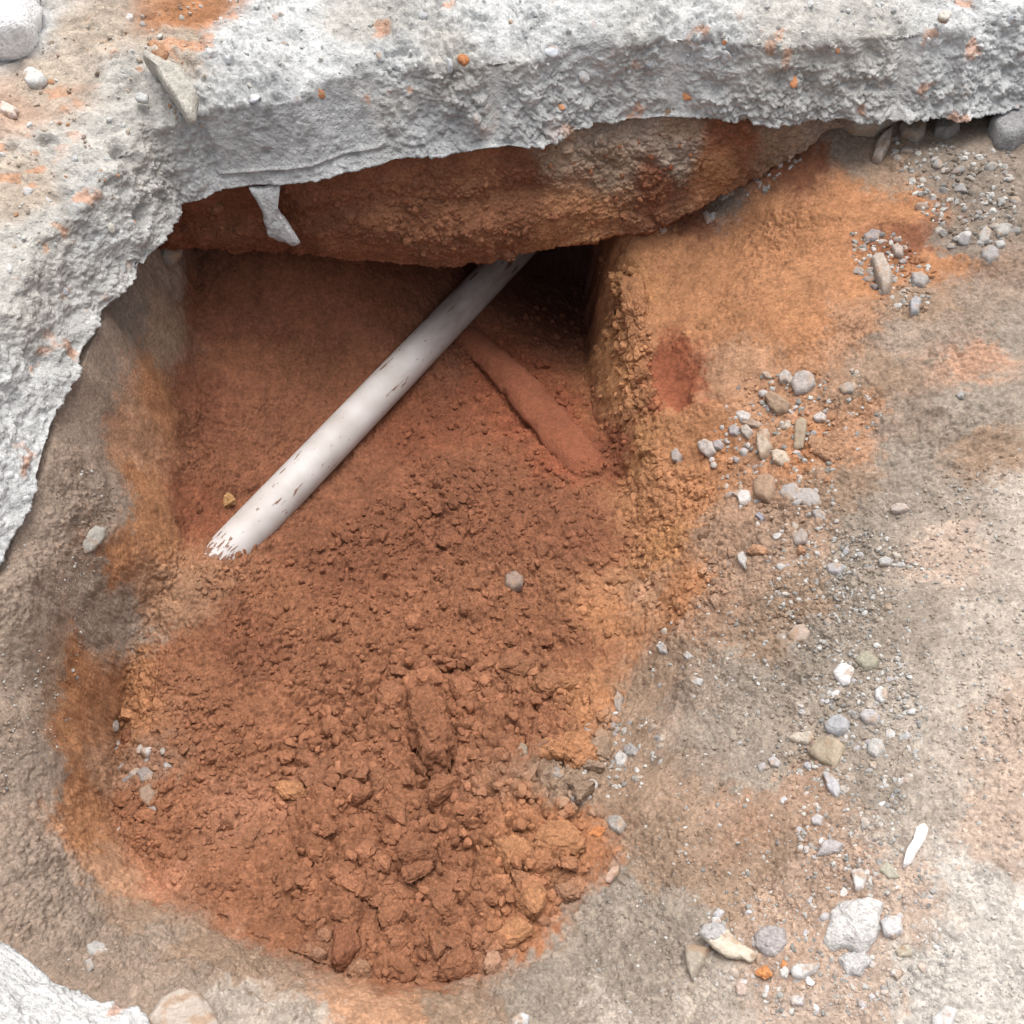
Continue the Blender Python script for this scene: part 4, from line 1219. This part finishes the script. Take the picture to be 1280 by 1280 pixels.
big_clods = [
    (642, 1072, 29, ORA, 'big orange clod with a pale flat top near the right of the heap'),
    (702, 1048, 37, ORA, 'broad orange clod left of the rust-red one at the heap edge'),
    (745, 1042, 14, (.42, .17, .07), 'rust-orange clod beside the grey stone at the heap edge'),
    (556, 990, 24, CLO, 'rounded clod below the long upright soil block'),
    (366, 988, 22, ORA, 'yellowish clod overhanging the dark gap on the left of the heap'),
    (640, 1165, 29, ORA, 'orange clod low on the right side of the heap'),
    (556, 1122, 31, CLO, 'large brown-orange clod in the lower middle of the heap'),
    (490, 1140, 26, CLO, 'lumpy clod left of the large brown-orange one'),
    (575, 1205, 32, CLO, 'clod at the foot of the heap near the bottom'),
    (430, 1190, 29, BRN, 'dull red clod at the lower left foot of the heap'),
    (495, 1020, 27, CLO, 'clod in the middle of the heap above the lower ones'),
    (450, 1000, 22, CLO, 'reddish clod right of the overhanging yellowish one'),
    (665, 1130, 26, ORA, 'orange crumbly clod between the two low right clods'),
    (520, 1085, 24, CLO, 'brown clod left above the large brown-orange one'),
    (285, 627, 11, (.38, .22, .10), 'yellowish soil lump touching the upper side of the pipe'),
    (955, 1216, 11, (.50, .22, .09), 'bright orange clod below the grey concrete chunk'),
    (980, 1206, 7, (.50, .22, .09), 'small bright orange clod right of the larger orange one'),
    (1000, 690, 10, LOR, 'orange lump on the gravelly slope right of the pit'),
    (946, 690, 15, LOR, 'pale orange lump on the crumbly slope'),
    (1085, 1130, 13, PNK, 'pink-orange clod above the bluish-white stone'),
    (160, 925, 15, BRN, 'dark clod in the shaded dent at the left'),
    (250, 640, 10, BRN, 'brown lump near the buried end of the pipe'),
]
for x, y, r, c, lab in big_clods:
    clod(x, y, r, c, lab, sq=1.0)
# blocks
outline_stone('soil_block', [(664, 932), (690, 922), (738, 924), (750, 944), (742, 960), (724, 972), (700, 956), (668, 952)], ORA, 'orange flat-topped soil block on the right side of the heap', 'soil block', th=.35, mat=M_CLOD, noise=.12, crumbly=1)
outline_stone('soil_block', [(510, 872), (540, 866), (562, 884), (566, 930), (558, 962), (530, 962), (514, 920)], CLO, 'long upright soil block in the middle of the heap', 'soil block', th=.4, mat=M_CLOD, noise=.11, crumbly=1)
outline_stone('soil_block', [(778, 350), (800, 345), (812, 372), (808, 444), (790, 446), (784, 400)], ORA, 'cracked orange soil block at the pit rim beside the spade cut', 'soil block', th=.2, mat=M_CLOD, noise=.1, crumbly=1)
outline_stone('soil_block', [(766, 342), (780, 340), (790, 360), (782, 378), (768, 370)], YEL, 'yellow soil block above the cracked orange block', 'soil block', th=.5, mat=M_CLOD, noise=.09, crumbly=1)
outline_stone('soil_block', [(1030, 548), (1050, 534), (1066, 548), (1064, 572), (1038, 580), (1012, 566), (1010, 544)], LOR, 'smooth orange lump beside the flat olive stone', 'soil block', th=.15, mat=M_CLOD, noise=.05, crumbly=.5)


def rand_in(poly):
    poly = np.array(poly)
    lo, hi_ = poly.min(0), poly.max(0)
    while True:
        p = rng.uniform(lo, hi_)
        if sdf_poly(p[None], poly)[0] < 0:
            return p


heap_px = [(340, 960), (400, 860), (520, 800), (700, 820), (770, 900), (755, 1000), (735, 1090), (700, 1140), (640, 1200), (580, 1238), (500, 1240), (400, 1215), (360, 1120)]
upper_px = [(290, 740), (420, 660), (560, 560), (740, 620), (790, 700), (780, 800), (680, 820), (500, 800), (380, 870), (260, 830)]
left_px = [(150, 880), (220, 830), (330, 900), (350, 1060), (350, 1150), (280, 1140), (180, 1080), (140, 980)]
deep_px = [(560, 440), (740, 340), (750, 460), (780, 560), (740, 620), (560, 560), (470, 600)]
rim_px = [(765, 350), (800, 345), (815, 430), (825, 520), (832, 640), (810, 700), (790, 620), (775, 480)]
end_px = [(238, 706), (258, 696), (312, 714), (340, 694), (330, 730), (270, 748), (240, 730)]
rwall_px = [(748, 320), (795, 340), (835, 600), (800, 760), (770, 640), (760, 480)]
rslope_px = [(800, 560), (880, 590), (920, 680), (900, 780), (810, 790), (800, 690)]
LM = [(1065, 1160, 'big white concrete chunk'), (910, 1182, 'tan tile shard'), (965, 1178, 'rough grey concrete chunk'), (1140, 1058, 'white plastic strip'), (1034, 942, 'big flat tan stone'),
      (1055, 843, 'bright white flat stone'), (1084, 828, 'olive stone'), (1046, 908, 'bluish-grey lump'), (1100, 345, 'long oval stone'), (1240, 305, 'little right-edge stone pile'), (1004, 478, 'round flat grey stone'),
      (955, 558, 'upright tan stone'), (957, 612, 'squarish brown stone'), (1000, 620, 'long flat grey stone'), (1000, 792, 'flat pinkish-brown stone'), (766, 1094, 'pink tile chip'), (770, 1032, 'grey stone at the heap tip'),
      (640, 1070, 'pale-topped orange clod'), (705, 943, 'flat-topped orange block'), (540, 915, 'long upright soil block'), (366, 988, 'overhanging yellowish clod'), (643, 728, 'grey pit-floor stone'), (285, 690, 'buried pipe end'),
      (185, 970, 'stones in the shaded dent'), (1085, 155, 'cream stone under the slab'), (1260, 160, 'grey chunk under the slab'), (556, 1122, 'large brown-orange clod'), (1125, 636, 'lone pinkish stone'),
      (886, 562, 'pale clump at the pit rim'), (946, 690, 'pale orange lump'), (430, 500, 'middle of the pipe'), (700, 540, 'smooth clay scrape'), (653, 940, 'greenish heap stone'), (736, 912, 'grey heap pebble'), (1010, 1212, 'whitish lump'),
      (1045, 1062, 'grey wedge-shaped stone'), (1102, 700, 'pale flat slope pebble'), (1098, 868, 'lumpy whitish stone'), (850, 460, 'spade cut'), (718, 996, 'dark heap-side lump'), (840, 815, 'pale slope pebbles'), (1102, 190, 'pointed brown stone'), (346, 280, 'concrete flake'), (540, 320, 'earth lip')]
TAKEN = set()
DIRS = ['right of', 'below right of', 'below', 'below left of', 'left of', 'above left of', 'above', 'above right of']


def where_label(kind, px, py, r, r0, r1, c):
    d = [math.hypot(px - a, py - b_) for a, b_, _ in LM]
    t = (r - r0) / (r1 - r0)
    sz = 'tiny' if t < .12 else 'small' if t < .4 else 'mid-sized' if t < .75 else 'larger'
    mxc = max(c)
    if kind == 'clod':
        tone = 'orange' if c[1] > .14 else 'red-brown' if c[1] < .095 else 'brown-orange'
    else:
        tone = ('brownish' if c[0] - c[2] > .07 else 'bluish' if c[2] > c[0] + .01 else 'dark grey' if mxc < .3 else 'grey' if mxc < .45 else 'pale grey')
    first = None
    for k in np.argsort(d)[:10]:
        a, b_, nm = LM[k]
        di = DIRS[int(round(math.degrees(math.atan2(py - b_, px - a)) / 45)) % 8]
        far = 'just' if d[k] < 32 else 'a little' if d[k] < 70 else 'well' if d[k] < 130 else 'far'
        lab = f'{sz} {tone} {kind} {far} {di} {nm}' if len(nm.split()) > 4 else f'{sz} {tone} {kind} {far} {di} the {nm}'
        first = first or lab
        if lab not in TAKEN:
            TAKEN.add(lab)
            return lab
    return first


# the clods that show largest, each a thing of its own
lists = [(heap_px, 155, (8, 25), 1.7, 'clods in the loose heap'),
         (upper_px, 50, (7, 15), 2.0, 'clods on the pit floor'),
         (left_px, 36, (8, 18), 2.0, 'clods on the left flank of the heap'),
         (rslope_px, 24, (6, 13), 2.0, 'clods on the crumbly right slope'),
         (rim_px, 20, (8, 19), 1.5, 'clods along the right rim of the pit')]
for poly, n, (r0, r1), pw, grp in lists:
    for _ in range(n):
        p = rand_in(poly)
        q = hit(*p)
        r = r0 + (r1 - r0) * rng.random() ** pw
        col = soil_color(np.array([q]))[0] * rng.uniform(.92, 1.18)
        clod(p[0], p[1], r, col, where_label('clod', p[0], p[1], r, r0, r1, col), grp, sink=rng.uniform(.2, .5), sq=rng.uniform(.75, 1.05))


# smooth clay-coated ridge, like a buried pipe, crossing the floor right of the white pipe
ra, rb_ = hit(572, 408), hit(752, 584)
rd = rb_ - ra
rl = np.linalg.norm(rd); rd /= rl
na_, nl_ = 48, 120
an = np.linspace(0, 2 * math.pi, na_, endpoint=False)
rv = []
for tt in np.linspace(0, 1, nl_):
    k = (.021 + .005 * sst(.2, .8, tt)) * math.sqrt(max(0, 1 - max(0, (tt - .88) / .12) ** 2)) * math.sqrt(max(0, 1 - max(0, (.08 - tt) / .08) ** 2)) + 1e-4
    rv.append(np.column_stack([k * np.cos(an) * 1.15 + .008 * math.sin(tt * 5), k * np.sin(an), np.full(na_, tt * rl)]))
rv = np.stack(rv).reshape(-1, 3)
rn = rv * np.array([1, 1, 0]); rn /= np.linalg.norm(rn, axis=1)[:, None] + 1e-9
rv = (rv + rn * (.006 * fbm(rv + 3, .08, 3, 901) + .003 * fbm(rv, .02, 4, 905) + .0015 * lumps(rv, .012, 907))[:, None]) * np.array([1.25, .75, 1])
ridge = link('clay_ridge', mesh_np('clay_ridge', rv, grid_faces(nl_, na_)), M_CLAY, 'smooth reddish clay ridge like a buried pipe right of the white pipe', 'clay ridge')
ridge.color = (.205, .072, .038, 1)
ridge.rotation_euler = Vector(rd).to_track_quat('Z', 'Y').to_euler()
ridge.location = Vector(ra) + Vector((0, 0, -.0145))

ridge_px = [(575, 400), (620, 420), (700, 500), (765, 580), (745, 600), (690, 560), (620, 490)]
# lumps and crumbs sticking out of the undercut wall
wbt = BVHTree.FromPolygons([tuple(v) for v in EV.tolist()], grid_faces(nu, nv).tolist())


def on_earth(px, py):
    return wbt.ray_cast(Vector((0, 0, H)), Vector(ray(px, py)).normalized())


for px, py, r in [(438, 268, 13), (470, 290, 8), (530, 265, 9), (560, 300, 10), (610, 285, 9), (655, 288, 8), (690, 272, 10), (730, 262, 9), (600, 245, 7), (510, 305, 9), (780, 268, 10), (820, 270, 8), (400, 295, 9), (270, 262, 10), (300, 285, 9)]:
    loc, nn, _, _ = on_earth(px, py)
    if loc is None:
        continue
    rr = r * px_size(loc)
    if nn.dot(Vector(ray(px, py))) > 0:
        nn = -nn
    o = link('soil_clod', CLOD_ME[random.randrange(len(CLOD_ME))], None, where_label('clod', px, py, r, 7, 14, CLO) + ' in the undercut wall', 'soil clod', 'clods in the undercut wall')
    o.color = (*(np.array(CLO) * random.uniform(.9, 1.15)), 1)
    o.rotation_euler = (nn.to_track_quat('Z', 'Y').to_matrix().to_4x4() @ Matrix.Rotation(random.uniform(0, 6), 4, 'Z')).to_euler()
    o.scale = (rr, rr, rr)
    o.location = loc - nn * rr * .15


def rand_many(poly, n):
    poly = np.array(poly)
    out = np.empty((0, 2))
    while len(out) < n:
        p = rng.uniform(poly.min(0), poly.max(0), (n * 2, 2))
        out = np.vstack([out, p[sdf_poly(p, poly) < 0]])
    return out[:n]


def scatter(name, regions, base_v, base_f, kind_label, mat, grey, jit=.6, sink=.3, extra=None):
    pp, rr = [], []
    for poly, n, (r0, r1), pw in regions:
        pp.append(rand_many(poly, n))
        rr.append(r0 + (r1 - r0) * rng.random(n) ** pw)
    Q = hit_many(np.vstack(pp))
    R_ = np.concatenate(rr) * ((Q - CAM) @ FW) / FPX
    C_ = soil_color(Q) * rng.uniform(.85, 1.2, len(Q))[:, None]
    g = rng.uniform(.18, .46, len(Q))[:, None] * np.array([1.04, 1, .94])
    C_ = np.where((rng.random(len(Q)) < grey)[:, None], g, C_)
    gz = ground_z(Q[:, 0], Q[:, 1])
    if extra is not None:
        Qe, Re, Ce = extra
        Q, R_, C_, gz = np.vstack([Q, Qe]), np.concatenate([R_, Re]), np.vstack([C_, Ce]), np.concatenate([gz, Qe[:, 2]])
    VV, FF = [], []
    nvb = len(base_v[0])
    for k in range(len(Q)):
        sx_, sy_ = slope(Q[k, 0], Q[k, 1])
        R = np.array(tilt_to(np.clip(sx_, -1, 1), np.clip(sy_, -1, 1), rng.uniform(0, 6.28), jit).to_matrix())
        VV.append((base_v[k % len(base_v)] * R_[k]) @ R.T + np.array([Q[k, 0], Q[k, 1], gz[k] + R_[k] * (.4 - sink)]))
        FF.append(base_f + k * nvb)
    return link(name, mesh_np(name, np.vstack(VV), np.vstack(FF), False, np.repeat(C_, nvb, 0)), mat, kind='stuff', label=kind_label, cat='soil crumbs' if 'crumb' in name else 'gravel')


def crumb_verts(sub, seed):
    r = np.random.default_rng(seed)
    v = stone_verts(sub, seed, .8, 5, .15)
    return v * r.uniform(.82, 1.15, (len(v), 1))


c2 = [crumb_verts(2, 700 + k) for k in range(24)]
c1 = [crumb_verts(1, 800 + k) for k in range(24)]


wq_, wr_, wc_ = [], [], []
for px, py in rand_many([(235, 255), (480, 215), (740, 165), (880, 170), (880, 240), (700, 296), (560, 322), (400, 308), (260, 295)], 260):
    loc = on_earth(px, py)[0]
    if loc is not None:
        wq_.append(loc[:]); wr_.append((1.2 + 4 * rng.random() ** 2.5) * px_size(loc)); wc_.append(np.array((BRN, CLO, RED, CLO, DRED)[rng.integers(5)]) * rng.uniform(.85, 1.2))
scatter('soil_crumbs', [(heap_px, 2200, (2.5, 10), 1.7), (upper_px, 1300, (2, 6.5), 1.7), (left_px, 800, (2.5, 7), 1.7), (rwall_px, 500, (2, 7), 1.6), (ridge_px, 160, (2, 6), 1.8), (end_px, 160, (1.5, 6), 1.8), (rim_px, 300, (2, 8), 1.7), (deep_px, 300, (2.5, 6), 1.6), (rslope_px, 400, (2.5, 6), 1.6)],
        c2, ICO[2][1], 'loose crumbs of red soil over the pit floor', M_GRIT, 0, extra=(np.array(wq_), np.array(wr_), np.array(wc_)))

# ------------------------------------------------------------------ gravel
G1 = [(930, 470), (1080, 460), (1110, 520), (1040, 600), (1060, 660), (960, 670), (900, 620), (870, 560)]
G2 = [(1060, 290), (1120, 290), (1170, 340), (1160, 390), (1110, 390), (1070, 340)]
G3 = [(960, 660), (1100, 660), (1160, 720), (1080, 800), (960, 790), (960, 720)]
G4 = [(1020, 800), (1120, 800), (1160, 900), (1130, 1000), (1110, 1100), (1010, 1100), (980, 1000), (990, 900)]
G5 = [(900, 1130), (1160, 1090), (1190, 1210), (1100, 1270), (960, 1270), (860, 1220)]
G6 = [(750, 890), (830, 900), (830, 960), (790, 1000), (700, 1000), (690, 960)]
G7 = [(1110, 170), (1270, 190), (1270, 300), (1190, 310), (1140, 250)]
G8 = [(880, 215), (940, 190), (1010, 190), (960, 240), (900, 250)]
G9 = [(138, 900), (180, 910), (222, 950), (205, 1000), (152, 1045), (140, 1000)]
G10 = [(820, 780), (960, 760), (960, 860), (800, 860)]
pal = [(.38, .38, .38), (.33, .335, .35), (.46, .46, .46), (.30, .29, .28), (.38, .34, .29), (.34, .26, .20)]
dpal = [(.26, .26, .255), (.31, .30, .28), (.22, .22, .225), (.34, .32, .29), (.38, .37, .36)]
wpal = [(.50, .50, .51), (.60, .60, .60), (.40, .40, .42), (.38, .34, .30), (.42, .34, .28), (.43, .44, .47)]
glist = [(G1, 50, (4, 8), pal, 'small grey gravel stone in the cluster on the orange bank', 'gravel stones in the bank cluster'),
         (G2, 22, (4, 8), dpal, 'small grey gravel stone round the long oval stone', 'gravel stones by the long oval stone'),
         (G3, 30, (3.5, 7), pal, 'small pale gravel stone on the middle of the right slope', 'gravel stones on the middle right slope'),
         (G4, 52, (4, 8), wpal, 'small pale gravel stone in the lower right band', 'gravel stones in the lower right band'),
         (G5, 52, (4, 9), wpal, 'small pale stone among the white concrete chunks', 'gravel stones by the white chunks'),
         (G6, 26, (4, 9), dpal, 'small grey gravel stone at the right edge of the heap', 'gravel stones at the heap edge'),
         (G7, 34, (5, 11), dpal, 'dark gravel stone in the soil under the slab at right', 'dark gravel stones under the slab'),
         (G8, 14, (4, 8), dpal, 'dark gravel stone at the top of the orange bank', 'dark gravel stones above the orange bank'),
         (G9, 18, (5, 11), dpal, 'small dark gravel stone in the shaded dent', 'gravel stones in the shaded dent'),
         (G10, 10, (3.5, 6), pal, 'small pale pebble scattered on the pit slope at right', 'pebbles on the right pit slope')]
for poly, n, (r0, r1), pl, _lab, grp in glist:
    for _ in range(n):
        p = rand_in(poly)
        q = hit(*p)
        r = (r0 + (r1 - r0) * rng.random() ** 1.8) * px_size(q)
        c = np.array(pl[rng.integers(len(pl))]) * rng.uniform(.85, 1.15) * .78 + soil_color(np.array([q]))[0] * .22
        lab = where_label('gravel stone', p[0], p[1], r / px_size(q), r0, r1, c)
        drop('gravel_stone', STONE_ME[rng.integers(len(STONE_ME))], q[0], q[1], r, c, lab, 'gravel stone', grp, sink=.5)

RB = [(880, 700), (1000, 640), (1280, 560), (1290, 1290), (680, 1290), (760, 1100), (860, 900)]
LB = [(0, 720), (100, 560), (150, 620), (110, 760), (80, 1000), (120, 1150), (300, 1230), (100, 1230), (0, 1190)]


# grit and crumbs lying on the slab
eq, er, ec_ = [], [], []
for poly, n, cs in [([(0, 60), (240, 0), (270, 90), (240, 200), (120, 280), (0, 340)], 260, [SO, CB, SO, (.45, .45, .44), GRY, LOR]), ([(230, 0), (1280, 0), (1280, 90), (250, 110)], 260, [CG, CL, CB, CL])]:
    for px, py in rand_many(poly, n):
        loc = bt.ray_cast(Vector((0, 0, H)), Vector(ray(px, py)).normalized())[0]
        if loc is not None:
            eq.append(loc[:]); er.append((1.0 + 4.2 * rng.random() ** 3) * px_size(loc)); ec_.append(np.array(cs[rng.integers(len(cs))]) * rng.uniform(.85, 1.15))
scatter('gravel', [(G1, 500, (1.3, 4.5), 1.7), (G2, 220, (1.3, 4.5), 1.7), (G3, 600, (1.2, 4), 1.8), (G4, 1000, (1.2, 4.5), 1.8), (G5, 700, (1.2, 4.5), 1.8), (G6, 140, (1.5, 4), 1.5), (G7, 180, (2, 5), 1.5), (G8, 60, (1.5, 4), 1.5),
                   (G10, 100, (1.2, 3), 1.5), (RB, 7000, (1.0, 3.4), 2), (LB, 1200, (1, 2.8), 2)],
        c1, ICO[1][1], 'fine gravel and grit over the banks of the pit', M_GRIT, .22, extra=(np.array(eq), np.array(er), np.array(ec_)))

scatter('gravel', [(G1, 170, (1.8, 5), 1.6), (G2, 90, (1.8, 5), 1.6), (G3, 260, (1.6, 4.6), 1.8), (G4, 420, (1.6, 5.2), 1.8), (G5, 330, (1.6, 5.2), 1.8), (G6, 90, (1.8, 5), 1.6), (G7, 160, (2, 6), 1.5), (G8, 40, (2, 5), 1.5), (G10, 60, (1.6, 4), 1.6)],
        c2, ICO[2][1], 'small grey stones bedded in the soil right of the pit', M_GRIT, .8, sink=.45)
